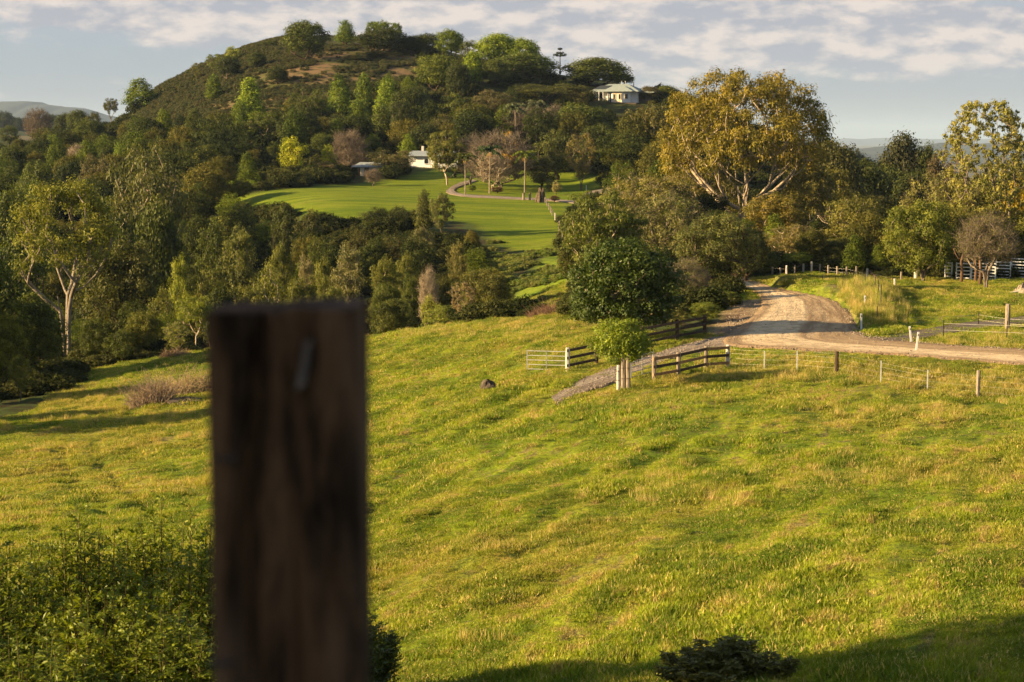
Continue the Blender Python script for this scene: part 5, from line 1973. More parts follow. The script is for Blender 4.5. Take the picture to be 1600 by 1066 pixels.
# ------------------------------------------------------------------ near shrubs
def near_protos():
    for key, seed, H, RR, nsh, SL in (('shoot_shrub', 61, 4.0, 1.35, 76, .48), ('shoot_shrub2', 62, 4.0, 1.35, 76, .48), ('dwarf_shrub', 63, 1.05, 1.1, 34, .20)):
        rng = np.random.default_rng(seed)
        segs = []
        C, N_, TT, L_, W_, V_ = [], [], [], [], [], []
        for k in range(nsh):
            a = rng.uniform(0, 6.283)
            r = RR * math.sqrt(rng.uniform(0, 1))
            top = H * (1.0 - .42 * (r / RR) ** 2) * rng.uniform(.74, 1.0)
            p0 = np.array([math.cos(a) * r * .25, math.sin(a) * r * .25, -.2])
            p1 = np.array([math.cos(a) * r, math.sin(a) * r, top * .5])
            p2 = np.array([math.cos(a) * r * 1.15 + rng.normal() * .1, math.sin(a) * r * 1.15 + rng.normal() * .1, top])
            segs.append((p0, p1, .035, .022))
            segs.append((p1, p2, .022, .006))
            # side sprays along the shoot, shorter towards the tip
            ns = 24
            cval = rng.uniform(.3, .7)
            for j in range(ns):
                t = j / ns
                b = (p0 + (p1 - p0) * (0.30 + t * 1.4)) if t < .5 else (p1 + (p2 - p1) * ((t - .5) * 2))
                ang = j * 2.4 + k
                L = SL * (1.0 - .8 * t * t) + .25 * SL
                d = np.array([math.cos(ang), math.sin(ang), .35 + .6 * t])
                d /= np.linalg.norm(d)
                e = b + d * L
                if j % 2 == 0:
                    segs.append((b, e, .008, .004))
                nl = 13
                for q in range(nl):
                    s = (q + .7) / nl
                    lp = b + d * L * s + np.array([0, 0, -.06 * s * s])
                    sd = np.cross(d, [0, 0, 1.0]) * (1 if q % 2 else -1)
                    tdir = d * .7 + sd * .8 + rng.normal(size=3) * .25 + np.array([0, 0, -.25])
                    tdir /= np.linalg.norm(tdir)
                    nn = np.array([0, 0, 1.0]) + rng.normal(size=3) * .45
                    ll = rng.uniform(.10, .17)
                    C.append(lp + tdir * ll * .5)
                    TT.append(tdir)
                    N_.append(nn / np.linalg.norm(nn))
                    L_.append(ll)
                    W_.append(ll * .36)
                    V_.append(np.clip(cval + .25 * (t - .4) + rng.normal() * .15, 0, 1))
        me = tubes_mesh('stems', segs, 4)
        me.materials.append(M['bark'])
        cr = leaf_mesh('foliage', np.array(C), np.array(N_), np.array(TT), np.array(L_), np.array(W_), np.array(V_))
        cr.materials.append(M['leaf_gloss'])
        PROTO[key] = (me, cr, H, RR * 1.1)


near_protos()
for i, (k, px, top, D, w, c, lab) in enumerate([
    ('shoot_shrub', 120, 775, 29, 230, (.15, .185, .012), 'leafy shrub with the second highest shoots, by the wheel tracks'),
    ('shoot_shrub2', 262, 742, 30, 220, (.16, .19, .012), 'tallest leafy shrub with upright shoots next to the blurred post'),
    ('shoot_shrub', 15, 825, 27, 240, (.13, .165, .010), 'leafy shrub filling the picture corner edge'),
    ('shoot_shrub2', 190, 850, 25.5, 240, (.145, .18, .011), 'leafy shrub in the middle of the near thicket'),
    ('shoot_shrub', 330, 815, 27.5, 220, (.13, .165, .011), 'leafy shrub tucked behind the blurred post'),
    ('shoot_shrub2', 60, 955, 23.5, 240, (.12, .155, .010), 'lowest leafy shrub at the picture corner'),
    ('shoot_shrub', 275, 945, 24.5, 240, (.13, .165, .011), 'lower leafy shrub at the foot of the near thicket'),
    ('shoot_shrub2', 470, 900, 29, 240, (.085, .11, .010), 'darker leafy shrub mostly hidden by the blurred post'),
    ('shoot_shrub', 560, 935, 31, 130, (.07, .095, .010), 'dark leafy shrub emerging from the other side of the blurred post'),
]):
    g = at(px, D)
    zt = P(px, top, D)[2]
    tr_, cr_, H0, R0 = PROTO[k]
    s = w * D / F / (2 * R0)
    r = empty('leafy_shrub', g, lab, 'shrub', 'leafy shrubs at the foot of the slope', i * 1.3)
    r.scale = (s, s, (zt - g.z) / H0)
    pcol(link('stems', tr_, None, r), (.13, .11, .035))
    pcol(link('foliage', cr_, None, r), c)
g = at(1140, 29.2)
r = empty('low_shrub', g, 'low dark twiggy shrub in the shade at the bottom of the slope', 'shrub')
tr_, cr_, H0, R0 = PROTO['dwarf_shrub']
r.scale = (1.0, .8, .72)
pcol(link('stems', tr_, None, r), (.10, .07, .05))
pcol(link('foliage', cr_, None, r), (.11, .112, .024))

# tree standing beside the viewpoint, out of the picture: they shade the near ground and the post
proto('clear_stem', 'dome', 41, H=18, R=4.4, crown0=.36, n=130, rc=1.0, per=110, ln=.3, wd=.2, fork=7.5, br=.22, stems=1, kink=.02)
z = float(hz(-18.0, 23.6)[0])
r = empty('viewpoint_tree', (-18.0, 23.6, z), 'tall clear stemmed tree beside the viewpoint, out of the picture', 'tree')
for nm_, k_, c_ in (('trunk', 0, BB), ('crown', 1, DG)):
    pcol(link(nm_, PROTO['clear_stem'][k_], None, r), c_)
r.scale = (1, 1, (6.5 - z) / 18)
for (x, y, h, w, lab) in [(-12.0, -1.6, 9.0, 9.0, 'leafy tree close beside the blurred post')]:
    z = float(hz(x, y)[0])
    r = empty('viewpoint_tree', (x, y, z), lab, 'tree')
    tr_, cr_, H0, R0 = PROTO['dome2']
    r.scale = (w / 10, w / 10, h / H0)
    pcol(link('trunk', tr_, None, r), BB)
    pcol(link('crown', cr_, None, r), DG)

# ------------------------------------------------------------------ fences, gates, posts
def timber_post(g, h, w, mat, parent, name='post', round_=False):
    """post with weathered uneven faces and a slightly worn top"""
    rng = random.Random(int(g[0] * 97 + g[1] * 13))
    mb = MB()
    n = 10 if round_ else 8
    vs = []
    rows = [-.25, 0, h * .35, h * .7, h * .97, h]
    for i, z in enumerate(rows):
        for k in range(n):
            t = 2 * math.pi * k / n + math.pi / 8
            rr = w / 2 * (1.0 if round_ else 1.12) * (1 + rng.uniform(-.07, .07)) * (.86 if i == len(rows) - 1 else 1)
            vs.append((g[0] + rr * math.cos(t), g[1] + rr * math.sin(t), g[2] + z))
    fs = []
    for i in range(len(rows) - 1):
        for k in range(n):
            fs.append((i * n + k, i * n + (k + 1) % n, (i + 1) * n + (k + 1) % n, (i + 1) * n + k))
    fs.append(tuple((len(rows) - 1) * n + k for k in range(n)))
    mb.add(vs, fs)
    return mb.build(name, mat, parent)


def rail_fence(pix, label, rails=3, h=1.18, mats=None, rail_mat=None, end_short=None, rw=.045, rh=.14):
    gs = [G(*p) for p in pix]
    o = gs[0]
    root = empty('rail_fence', o, label, 'fence')
    loc = [g - o for g in gs]
    for i, g in enumerate(loc):
        timber_post(g, h, .20, (mats or [M['timber_dark']] * len(loc))[i], root)
    for i in range(len(loc) - 1):
        for k in range(rails):
            z = h * (0.88 - 0.33 * k)
            off = Vector((0, -.115, 0))
            a = loc[i] + off + Vector((0, 0, z))
            b = loc[i + 1] + off + Vector((0, 0, z + .01 * (i % 2)))
            d = (b - a).normalized()
            MB().beam(a - d * .06 + Vector((0, -.003 * (i % 2), 0)), b + d * .06 + Vector((0, -.003 * (i % 2), 0)), rw, rh).build('rail', rail_mat[(i + k) % len(rail_mat)] if rail_mat else M['timber_dark'], root)
    return root


rail_fence([(1003, 545), (1058, 532), (1101, 523)], 'dark three rail timber fence on the far side of the driveway', rail_mat=[M['timber_dark']])
rail_fence([(1022, 593), (1060, 584), (1103, 574), (1137, 571)], 'weathered rail fence with lit orange and unlit dark rails on the near side of the driveway',
           mats=[M['timber_grey'], M['timber_grey'], M['timber_grey'], M['timber_pale']], rail_mat=[M['timber_orange_lit'], M['timber_dark'], M['timber_orange_lit'], M['timber_dark']])  # lit and unlit timber is painted in as orange and dark rails
rail_fence([(887, 580), (932, 567)], 'short rail fence with a whitewashed end post beside the open gate', mats=[M['timber_pale'], M['timber_dark']], rail_mat=[M['timber_dark']])


def metal_gate(p0, p1, h, label, bars=5, mid=2):
    a = G(*p0)
    b = G(*p1)
    root = empty('metal_gate', a, label, 'gate', 'galvanised driveway gates')
    d = b - a
    d.z = max(min(d.z, .15), -.15)
    L = d.length
    fr = MB()
    fr.tube([(0, 0, .12), (0, 0, h)], .028, 8)
    fr.tube([d + Vector((0, 0, .12)), d + Vector((0, 0, h))], .028, 8)
    fr.build('frame', M['steel'], root)
    for k in range(bars):
        z = .14 + (h - .18) * k / (bars - 1)
        MB().tube([(0, 0, z), d + Vector((0, 0, z))], .019, 6).build('bar', M['steel'], root)
    for k in range(1, mid):
        q = d * (k / mid)
        MB().tube([q + Vector((0, -.03, .12)), q + Vector((0, -.03, h))], .02, 6).build('brace', M['steel'], root)
    return root


metal_gate((824, 581), (884, 576), 1.15, 'open five bar metal gate standing in the grass beside the whitewashed post')
metal_gate((986, 594), (1020, 585), 1.15, 'five bar metal gate half hidden between the young tree and the near rail fence')
g = G(966, 616)
r = empty('gate_post', g, 'pale split gate post leaning beside the young tree', 'post', 'gate posts under the young tree')
timber_post((0, 0, 0), 1.25, .15, M['timber_pale'], r, 'shaft')
for k, z in enumerate((.55, .98)):
    MB().tube([(-.1, -.09, z), (.1, -.09, z + .01), (.1, .09, z)], .012, 5).build('hinge', M['rust'], r)
for (px, w, hh, lab) in [(974, .22, 1.5, 'thick split brown strainer post under the young tree'), (981.5, .2, 1.65, 'tallest brown strainer post under the young tree')]:
    g = G(px, 611)
    r = empty('gate_post', g, lab, 'post', 'gate posts under the young tree')
    timber_post((0, 0, 0), hh, w, M['timber_grey'], r, 'shaft')
    for z in (.5, 1.0):
        MB().tube([(-.12, -.12, z), (.12, -.12, z + .02)], .012, 5).build('wire_wrap', M['rust'], r)


def wire_fence(posts, label, wires, wmat, wr=.0025, tens=None):
    """posts: (px, base, height, kind)"""
    gs = [G(p[0], p[1]) for p in posts]
    o = gs[0]
    root = empty('wire_fence', o, label, 'fence')
    for (px, by, h, kind), g in zip(posts, gs):
        l = g - o
        if kind == 'steel':
            mb = MB()
            mb.box((l.x, l.y, l.z + h / 2 - .1), (.05, .008, h + .2))
            mb.box((l.x, l.y + .017, l.z + h / 2 - .1), (.008, .026, h + .2))
            mb.build('post', M['white_paint'] if True else None, root)
        elif kind == 'star':
            mb = MB()
            mb.box((l.x, l.y, l.z + h / 2 - .1), (.055, .01, h + .2))
            mb.box((l.x, l.y + .02, l.z + h / 2 - .1), (.01, .03, h + .2))
            mb.build('post', M['steel_dark'], root)
        elif kind == 'timber':
            timber_post(l, h, .16, M['timber_grey'], root)
        elif kind == 'darktimber':
            timber_post(l, h, .17, M['timber_dark'], root)
        elif kind == 'big':
            timber_post(l, h, .30, M['timber_grey'], root, round_=True)
        elif kind == 'white':
            timber_post(l, h, .17, M['timber_pale'], root)
    for z in wires:
        pts = []
        for i, g in enumerate(gs):
            pts.append(g - o + Vector((0, -.03, z)))
            if i < len(gs) - 1:
                pts.append((g + gs[i + 1]) / 2 - o + Vector((0, -.03, z - .015)))
        MB().tube(pts, wr, 4).build('wire', wmat, root)
    return root


wire_fence([(1137, 571, 1.1, 'none'), (1194, 577, .95, 'steel'), (1245, 580, .92, 'steel'), (1307, 587, 1.05, 'darktimber'), (1376, 601, 1.05, 'steel'), (1449, 608, 1.02, 'steel'),
            (1528, 619, 1.18, 'timber'), (1640, 634, 1.1, 'steel'), (1760, 650, 1.1, 'timber')],
           'wire stock fence with white steel and timber posts along the top of the slope', (.25, .5, .75, .95), M['wire'])
wire_fence([(1474, 529, 1.0, 'star'), (1573, 531, 1.05, 'star'), (1680, 534, 1.0, 'star')], 'pale electric tape fence above the dirt road verge', (.42, .80), M['tape'], .009)
wire_fence([(1421, 517, .7, 'none'), (1529, 508, .8, 'star'), (1574, 512, 1.55, 'big'), (1700, 520, 1.3, 'timber')], 'thin wire fence running to the thick weathered strainer post', (.35, .65), M['wire'], .006)
wire_fence([(1370, 511, .85, 'star'), (1376, 497, 1.5, 'star'), (1372, 478, 1.1, 'star'), (1367, 466, .9, 'star'), (1352, 458, .95, 'star'), (1333, 451, .85, 'star'), (1317, 449, .85, 'star'), (1305, 448, .8, 'star'), (1285, 445, .7, 'star')],
           'dark star picket fence curving along the grassy road bank', (.3, .6, .8), M['wire'], .004)
wire_fence([(1192, 428, .7, 'none'), (1207, 429, .7, 'timber'), (1219, 430, .7, 'timber'), (1229, 431, .9, 'white'), (1242, 429, .75, 'timber'), (1255, 428, .8, 'white'), (1268, 429, .95, 'white'), (1281, 429, .8, 'timber'),
            (1294, 430, .8, 'timber'), (1308, 431, .8, 'timber'), (1323, 432, .8, 'timber'), (1338, 433, 1.05, 'timber'), (1355, 437, .95, 'white'), (1398, 445, .6, 'white'), (1408, 440, .7, 'timber')],
           'low post and wire fence in front of the paddock tree line', (.3, .6), M['wire'], .005)
a = G(1356, 437)
b = G(1376, 442)
r = empty('fence_strut', a, 'dark diagonal strut bracing the white paddock post', 'fence strut')
MB().beam(Vector((0.1, -.1, .75)), b - a + Vector((0, -.1, .05)), .1, .12).build('beam', M['timber_dark'], r)
# fence down the lawn
wire_fence([(852, 318, .9, 'timber'), (855, 323, .9, 'timber'), (858, 328, .9, 'timber'), (860.5, 333, .9, 'timber'), (863, 337, .9, 'timber'), (867.5, 344.5, 1.0, 'white'), (874, 361, 1.3, 'timber'), (879, 380, 1.2, 'timber')],
           'small post fence running down the green lawn', (.4, .8), M['wire'], .006)


def guide_post(px, by, h, lab, lean=0.0):
    g = G(px, by)
    r = empty('guide_post', g, lab, 'roadside post', 'white roadside guide posts')
    r.rotation_euler = (0, lean, 0)
    MB().box((0, 0, h / 2 - .1), (.11, .035, h + .2)).build('blade', M['white_paint'], r, bevel=.008)
    MB().box((0, -.021, h - .16), (.05, .006, .10)).build('reflector', M['rust'], r)


guide_post(1424, 536, .95, 'white guide post leaning beside the farm track mouth', -.12)
guide_post(1431.5, 548, 1.02, 'white guide post nearest the dirt road edge', .10)
guide_post(1346, 516, 1.0, 'white guide post at the inside of the road bend', -.03)
guide_post(1351, 494, .8, 'white guide post standing in the tall bank grass', 0)
guide_post(909, 319, 1.25, 'white guide post where the upper road meets the lawn', 0)
guide_post(916, 298, .85, 'white guide post higher up beside the upper road', 0)

# garden gate posts and a dead stump by the lawn corner
for (px, w, hh, lab) in [(818, .35, 1.1, 'first brown garden gate post near the sunlit palm'), (828, .35, 1.1, 'second brown garden gate post nearest the dead stump')]:
    g = G(px, 313)
    r = empty('garden_post', g, lab, 'post', 'garden gate posts')
    timber_post((0, 0, 0), hh, w, M['timber_grey'], r, 'shaft')
    MB().box((0, 0, hh + .04), (w * 1.3, w * 1.3, .08)).build('cap', M['timber_dark'], r)
g = G(845, 317)
r = empty('dead_stump', g, 'tall shaggy brown dead stump at the lawn corner', 'stump')
mb = MB()
rng_ = random.Random(4)
for k in range(26):
    a = rng_.uniform(0, 6.28)
    d = rng_.uniform(0, .75)
    mb.tube([(math.cos(a) * d * 1.2, math.sin(a) * d, -.1), (math.cos(a) * d, math.sin(a) * d * .8, 1.0), (math.cos(a) * d * .8, math.sin(a) * d * .6, rng_.uniform(1.4, 2.3))], [.16, .13, .05], 5)
mb.build('trunk', plain('dead_fibre', (.24, .17, .11), .95, .3, 3, .5), r)
for (px, by, w, hgt, c, lab) in [(869, 305, 18, 24, (.26, .20, .09), 'pale dry upright bush beside the dead stump'), (858, 300, 14, 22, (.16, .13, .06), 'small brown green bush behind the dead stump'),
                                 (866, 316, 20, 10, (.14, .05, .04), 'low dark reddish bush at the lawn corner'), (738, 300, 16, 12, (.10, .13, .02), 'low green bush on the island inside the garden drive'),
                                 (777, 303, 24, 12, (.14, .05, .03), 'reddish low bush at the foot of the tall palm')]:
    tree('bushy', px, by - hgt, 0, w, c, lab, BB, 'garden_bush', 'bush', 'small garden bushes on the lawn', base=by)
for (px, by, w, hgt, c, lab) in [(1100, 505, 60, 36, (.11, .14, .02), 'green bush on the bank between dark fence and road'), (1135, 478, 46, 26, (.10, .13, .02), 'leafy bush at the foot of the thick dark trunk'),
                                 (1060, 510, 50, 40, (.12, .11, .03), 'dull bush growing over the dark rail fence'),
                                 (903, 400, 50, 60, (.10, .12, .02), 'green bush on the slope edge above the dry brush'), (900, 372, 50, 42, (.14, .12, .04), 'olive bush by the end of the lawn fence'),
]:
    tree('fine_bushy', px, by - hgt, 0, w, c, lab, BW, 'roadside_bush', 'bush', 'bushes along the road and driveway', base=by)

# stumps, log, clods
def lump(px, by, wpx, hpx, name, lab, mat, cat, seed):
    g = G(px, by)
    w = wpx * g.y / F
    h = hpx * g.y / F
    rng = np.random.default_rng(seed)
    V, Fc = [], []
    nu, nv = 18, 8
    for j in range(nv + 1):
        t = j / nv * math.pi / 2
        for i in range(nu):
            a = 2 * math.pi * i / nu
            k = 1 + .35 * float(vnoise(math.cos(a) * 2 + 5, math.sin(a) * 2 + j * .5, seed)) * 2
            V.append((math.cos(a) * math.cos(t) * w / 2 * k, math.sin(a) * math.cos(t) * w / 2 * k, math.sin(t) * h * k - .06))
    for j in range(nv):
        for i in range(nu):
            Fc.append((j * nu + i, j * nu + (i + 1) % nu, (j + 1) * nu + (i + 1) % nu, (j + 1) * nu + i))
    r = empty(name, g, lab, cat)
    MB().add(V, Fc).build('mass', mat, r, smooth=False)
    return r


lump(764, 611, 30, 16, 'earth_clod', 'dark overturned clod of earth and roots on the near field', M['earth'], 'clod', 3)
lump(290, 628, 60, 7, 'earth_mound', 'dark earth ridge under the dry thickets', M['earth'], 'mound', 5)
r = lump(1598, 457, 26, 14, 'root_stump', 'old grey stump with roots beside the stockyard', M['timber_grey'], 'stump', 6)
MB().tube([(-.2, -.1, .15), (-.9, -.2, .05), (-1.4, -.1, .0)], [.12, .08, .03], 6).build('root', M['timber_pale'], r)

# ------------------------------------------------------------------ stockyard
def yard_panel(x0, x1, by0, by1, h, rails, label, mat=M['white_paint'], back=0.0):
    a = G(x0, by0)
    b = G(x1, by1)
    a.y += back
    b.y += back
    a.z = float(hz(a.x, a.y)[0])
    b.z = float(hz(b.x, b.y)[0])
    root = empty('stock_barrier', a, label, 'stockyard panel', 'white stockyard panels')
    b.y -= .65 * abs(b.x - a.x)
    b.z = float(hz(b.x, b.y)[0])
    d = b - a
    d.z = 0
    for q in (Vector((0, 0, 0)), d):
        MB().box((q.x, q.y, h / 2 - .12), (.10, .10, h + .24)).build('post', mat, root, bevel=.01)
    for k in range(rails):
        z = .22 + (h - .3) * k / (rails - 1)
        MB().tube([Vector((0, -.08, z)), d + Vector((0, -.08, z))], .048, 8).build('rail', mat, root)
    return root


yard_panel(1481, 1490, 437, 437, 1.45, 5, 'narrow stockyard panel showing behind the leaning trunk', back=1.0)
yard_panel(1494, 1514, 438, 437.5, 1.5, 5, 'short white stockyard panel between the twiggy tree trunks')
yard_panel(1516, 1549, 438, 437.5, 1.6, 6, 'brightest white stockyard panel with six rails')
yard_panel(1551, 1574, 436, 436, 1.6, 6, 'stockyard panel with crowded rails past the brightest one', M['white_paint'])
yard_panel(1553, 1566, 435, 435, 1.7, 6, 'second row stockyard panel seen through the crowded rails', M['white_paint'], back=2.5)
yard_panel(1580, 1630, 435, 435, 1.85, 7, 'tallest stockyard panel running out of the picture', M['white_paint'])
yard_panel(1585, 1640, 434, 434, 1.7, 6, 'rear stockyard panel behind the tallest one', M['white_paint'], back=3)
g = G(1431, 437)
r = empty('stockyard_post', g, 'thick whitewashed post at the near end of the stockyard trees', 'post')
timber_post((0, 0, 0), 1.35, .30, M['timber_pale'], r, 'shaft')
for (px, by, top, lab) in [(1502, 441, 395, 'first thin brown trunk in front of the stockyard'), (1524, 442, 390, 'second thin brown trunk in front of the stockyard'), (1531, 445, 385, 'thickest brown trunk in front of the bright stockyard panel')]:
    g = G(px, by)
    h = P(px, top, g.y)[2] - g.z
    r = empty('thin_tree', g, lab, 'tree trunk', 'brown trunks in front of the stockyard')
    mb = MB()
    mb.tube([(0, 0, -.2), (.04, 0, h * .35), (-.05, .03, h * .7), (.1, 0, h)], [.16, .12, .11, .07], 7)
    mb.tube([(-.05, .03, h * .68), (-.5, .1, h * .95), (-.8, .1, h * 1.25)], [.07, .05, .03], 6)
    mb.tube([(0, .03, h * .8), (.5, -.1, h * 1.1), (.9, -.1, h * 1.3)], [.06, .045, .03], 6)
    o = mb.build('bark_stem', M['bark'], r, smooth=True)
    pcol(o, (.20, .12, .07))

# ------------------------------------------------------------------ houses
def wall(mb_pts, z0, z1, th=0.12):
    pass


def window(parent, c, w, h, rz, glass=M['glass'], frame=M['cream_paint']):
    """recessed window: frame with its pane, c = middle of the opening on the wall face"""
    f = MB()
    cs, sn = math.cos(rz), math.sin(rz)

    def L(x, y, z):
        return (c[0] + x * cs - y * sn, c[1] + x * sn + y * cs, c[2] + z)
    t = .09
    for x, z, sx, sz in ((-w / 2, 0, t, h + t), (w / 2, 0, t, h + t), (0, h / 2, w - t, t), (0, -h / 2, w - t, t)):
        f.box(L(x, -.05, z), (sx, .12, sz), rz)
    fo = f.build('window', frame, parent)
    MB().box(L(0, -.015, 0), (w - t, .03, h - t), rz).build('pane', glass, fo)
    return fo


def hip_roof(x0, x1, y0, y1, z, rise, ridge_in, over=.5, th=.14):
    """closed hipped roof shell"""
    a, b, c, d = (x0 - over, y0 - over, z), (x1 + over, y0 - over, z), (x1 + over, y1 + over, z), (x0 - over, y1 + over, z)
    ym = (y0 + y1) / 2
    e, f = (x0 + ridge_in, ym, z + rise), (x1 - ridge_in, ym, z + rise)
    vs = [a, b, c, d, e, f] + [(p[0], p[1], p[2] - th) for p in (a, b, c, d)]
    return vs, [(0, 1, 5, 4), (1, 2, 5), (2, 3, 4, 5), (3, 0, 4), (6, 7, 1, 0), (7, 8, 2, 1), (8, 9, 3, 2), (9, 6, 0, 3), (9, 8, 7, 6)]


def hilltop_house():
    D = 418
    g = at(962, D)
    zf = P(962, 160.5, D)[2]       # floor level as seen
    u = D / F                      # metres per picture unit
    r = empty('hilltop_house', (g.x, D, zf), 'white hilltop house with a green hipped roof and angled bay', 'house', rz=math.radians(-20))
    h = 2.55
    # main block
    MB().box((-.6, 5.0, h / 2), (10.6, 6.5, h)).build('wall', M['white_paint'], r)
    # angled bay facing the slope
    bx = [(-2.2, 1.75), (-2.0, .2), (-.7, -.55), (1.75, -.55), (3.3, .5), (3.3, 1.75)]
    bx = [(p[0], p[1]) for p in bx]
    n = len(bx)
    mb = MB()
    mb.add([(x, y, 0) for x, y in bx] + [(x, y, h) for x, y in bx], [tuple(range(n)), tuple(range(2 * n - 1, n - 1, -1))][:0] + [(i, (i + 1) % n, n + (i + 1) % n, n + i) for i in range(n)] + [tuple(range(n - 1, -1, -1)), tuple(range(n, 2 * n))])
    mb.build('wall', M['white_paint'], r)
    MB().box((.525, -.585, h / 2), (2.30, .06, h - .1)).build('wall', M['cream_paint'], r)
    window(r, (-.15, -.62, 1.35), .55, 1.25, 0)
    window(r, (1.15, -.62, 1.35), .55, 1.25, 0)
    window(r, (2.55, -.06, 1.4), .8, 1.1, math.atan2(1.05, 1.55))
    # glazed door on the bay's other slanting face
    a_ = math.atan2(-.75, 1.3)
    dm = MB().box((-1.42, -.22, 1.05), (.95, .10, 2.1), a_).build('door', M['glass'], r)
    MB().box((-1.44, -.25, 1.05), (.07, .12, 2.1), a_).build('mullion', M['white_paint'], dm)
    # verandah at the far end
    MB().box((-4.6, .6, -.08), (4.6, 2.6, .16)).build('deck', M['hollow'], r)
    for x in (-6.6, -5.2, -3.9, -2.9):
        MB().box((x, -.55, h / 2), (.12, .12, h)).build('verandah_post', M['white_paint'], r)
    MB().box((-4.7, -.55, .95), (4.2, .06, .07)).build('handrail', M['timber_dark'], r)
    MB().box((-4.3, 1.70, 1.2), (1.2, .05, 2.0)).build('door', M['glass'], r)
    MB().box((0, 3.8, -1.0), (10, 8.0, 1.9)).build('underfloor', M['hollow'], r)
    # roofs
    vs, fs = hip_roof(-6.2, 4.9, .6, 8.3, h + .09, 1.75, 3.2, .55)
    rf = MB().add(vs, fs).build('roof', M['roof_green'], r)
    v2, f2 = hip_roof(-2.6, 3.9, -.9, 3.4, h + .10, 1.3, 2.4, .45)
    MB().add(v2, f2).build('roof', M['roof_green'], r)
    v3, f3 = hip_roof(3.6, 8.2, 2.6, 6.5, h - .12, .8, 1.4, .3)
    MB().add(v3, f3).build('roof', M['roof_green'], r)
    MB().box((6.2, 4.6, h / 2 - .3), (3.4, 3.4, h - .5)).build('wall', M['hollow'], r)  # coloured dark to stand in for the shaded gap under this roof
    MB().add([(-5.9, 1.2, h + .52), (-2.9, 1.2, h + .52), (-1.9, 3.3, h + 1.42), (-4.6, 3.3, h + 1.42), (-5.9, 1.2, h + .60), (-2.9, 1.2, h + .60), (-1.9, 3.3, h + 1.50), (-4.6, 3.3, h + 1.50)],
             [(3, 2, 1, 0), (4, 5, 6, 7), (0, 1, 5, 4), (1, 2, 6, 5), (2, 3, 7, 6), (3, 0, 4, 7)]).build('solar_panel', M['roof_dark'], rf)
    for (x, s) in ((.1, .22), (1.0, .18)):
        MB().tube([(x, 4.4, h + 1.6), (x, 4.4, h + 2.4), (x, 4.4, h + 2.5)], [.05, .05, s], 8).build('roof_vent', M['white_paint'], rf)
    MB().tube([(3.0, 4.4, h + 1.2), (3.0, 4.4, h + 2.2)], .12, 8).build('flue', M['steel_dark'], rf)


hilltop_house()


def lower_house():
    D = 338
    g = at(665, D)
    zf = P(665, 262.5, D)[2]
    r = empty('lower_house', (g.x, D, min(zf, g.z + .8)), 'low white weatherboard house with verandah and pale metal roof behind the lawn', 'house', rz=math.radians(-14))
    r.scale = (1, 1, .88)
    h = 2.45
    # gabled end wing facing the sun
    MB().box((-1.0, 4.2, h / 2), (5.0, 7.0, h)).build('wall', M['white_paint'], r)
    mb = MB()
    for k in range(11):
        z = .12 + k * .22
        mb.box((-3.515, 4.2, z), (.03, 7.0, .18))
    mb.build('weatherboards', M['white_paint'], r)
    MB().add([(-3.5, .7, h), (-3.5, 7.7, h), (-3.5, 4.2, h + 1.0), (1.5, .7, h), (1.5, 7.7, h), (1.5, 4.2, h + 1.0)], [(0, 2, 1), (3, 4, 5), (0, 3, 5, 2), (1, 2, 5, 4), (0, 1, 4, 3)]).build('gable', M['white_paint'], r)
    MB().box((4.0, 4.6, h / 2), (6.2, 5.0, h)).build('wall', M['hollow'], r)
    window(r, (0.0, .62, 1.4), .9, 1.1, 0, frame=M['white_paint'])
    MB().box((3.2, 1.98, 1.05), (.9, .08, 2.1)).build('door', M['glass'], r)
    window(r, (5.2, 2.02, 1.3), 1.2, 1.1, 0, frame=M['white_paint'])
    MB().box((3.9, 1.1, -.12), (6.6, 2.6, .2)).build('deck', M['hollow'], r)
    for x in (.9, 2.6, 4.4, 6.2, 7.1):
        MB().box((x, .0, h / 2), (.13, .13, h)).build('verandah_post', M['white_paint'], r)
    for i, x in enumerate((1.75, 3.5, 5.3, 6.65)):
        w = (1.55, 1.65, 1.65, .75)[i]
        b = MB().box((x, .0, .9), (w, .06, .08)).build('balustrade', M['white_paint'], r)
        k = 0
        xx = x - w / 2 + .08
        m2 = MB()
        while xx < x + w / 2:
            m2.box((xx, 0, .45), (.07, .03, .82))
            xx += .14
        m2.build('balusters', M['white_paint'], b)
    # roof: long low sheet with a fold over the verandah
    rf = MB().add([(-3.9, -.35, h + .18), (7.8, -.35, h + .02), (7.8, 4.2, h + 1.06), (-3.9, 4.2, h + 1.16), (7.8, 8.1, h + .0), (-3.9, 8.1, h + .1),
                   (-3.9, -.35, h + .08), (7.8, -.35, h - .08), (7.8, 8.1, h - .1), (-3.9, 8.1, h + .0), (7.8, 4.2, h + .96), (-3.9, 4.2, h + 1.06)],
                  [(0, 1, 2, 3), (3, 2, 4, 5), (6, 11, 10, 7), (11, 9, 8, 10), (6, 7, 1, 0), (4, 8, 9, 5), (1, 7, 10, 2), (2, 10, 8, 4), (0, 3, 11, 6), (3, 5, 9, 11)]).build('roof', M['roof_grey'], r)
    MB().box((-1.9, 4.6, h + 1.5), (.45, .45, 1.3)).build('chimney', M['timber_pale'], rf)


lower_house()


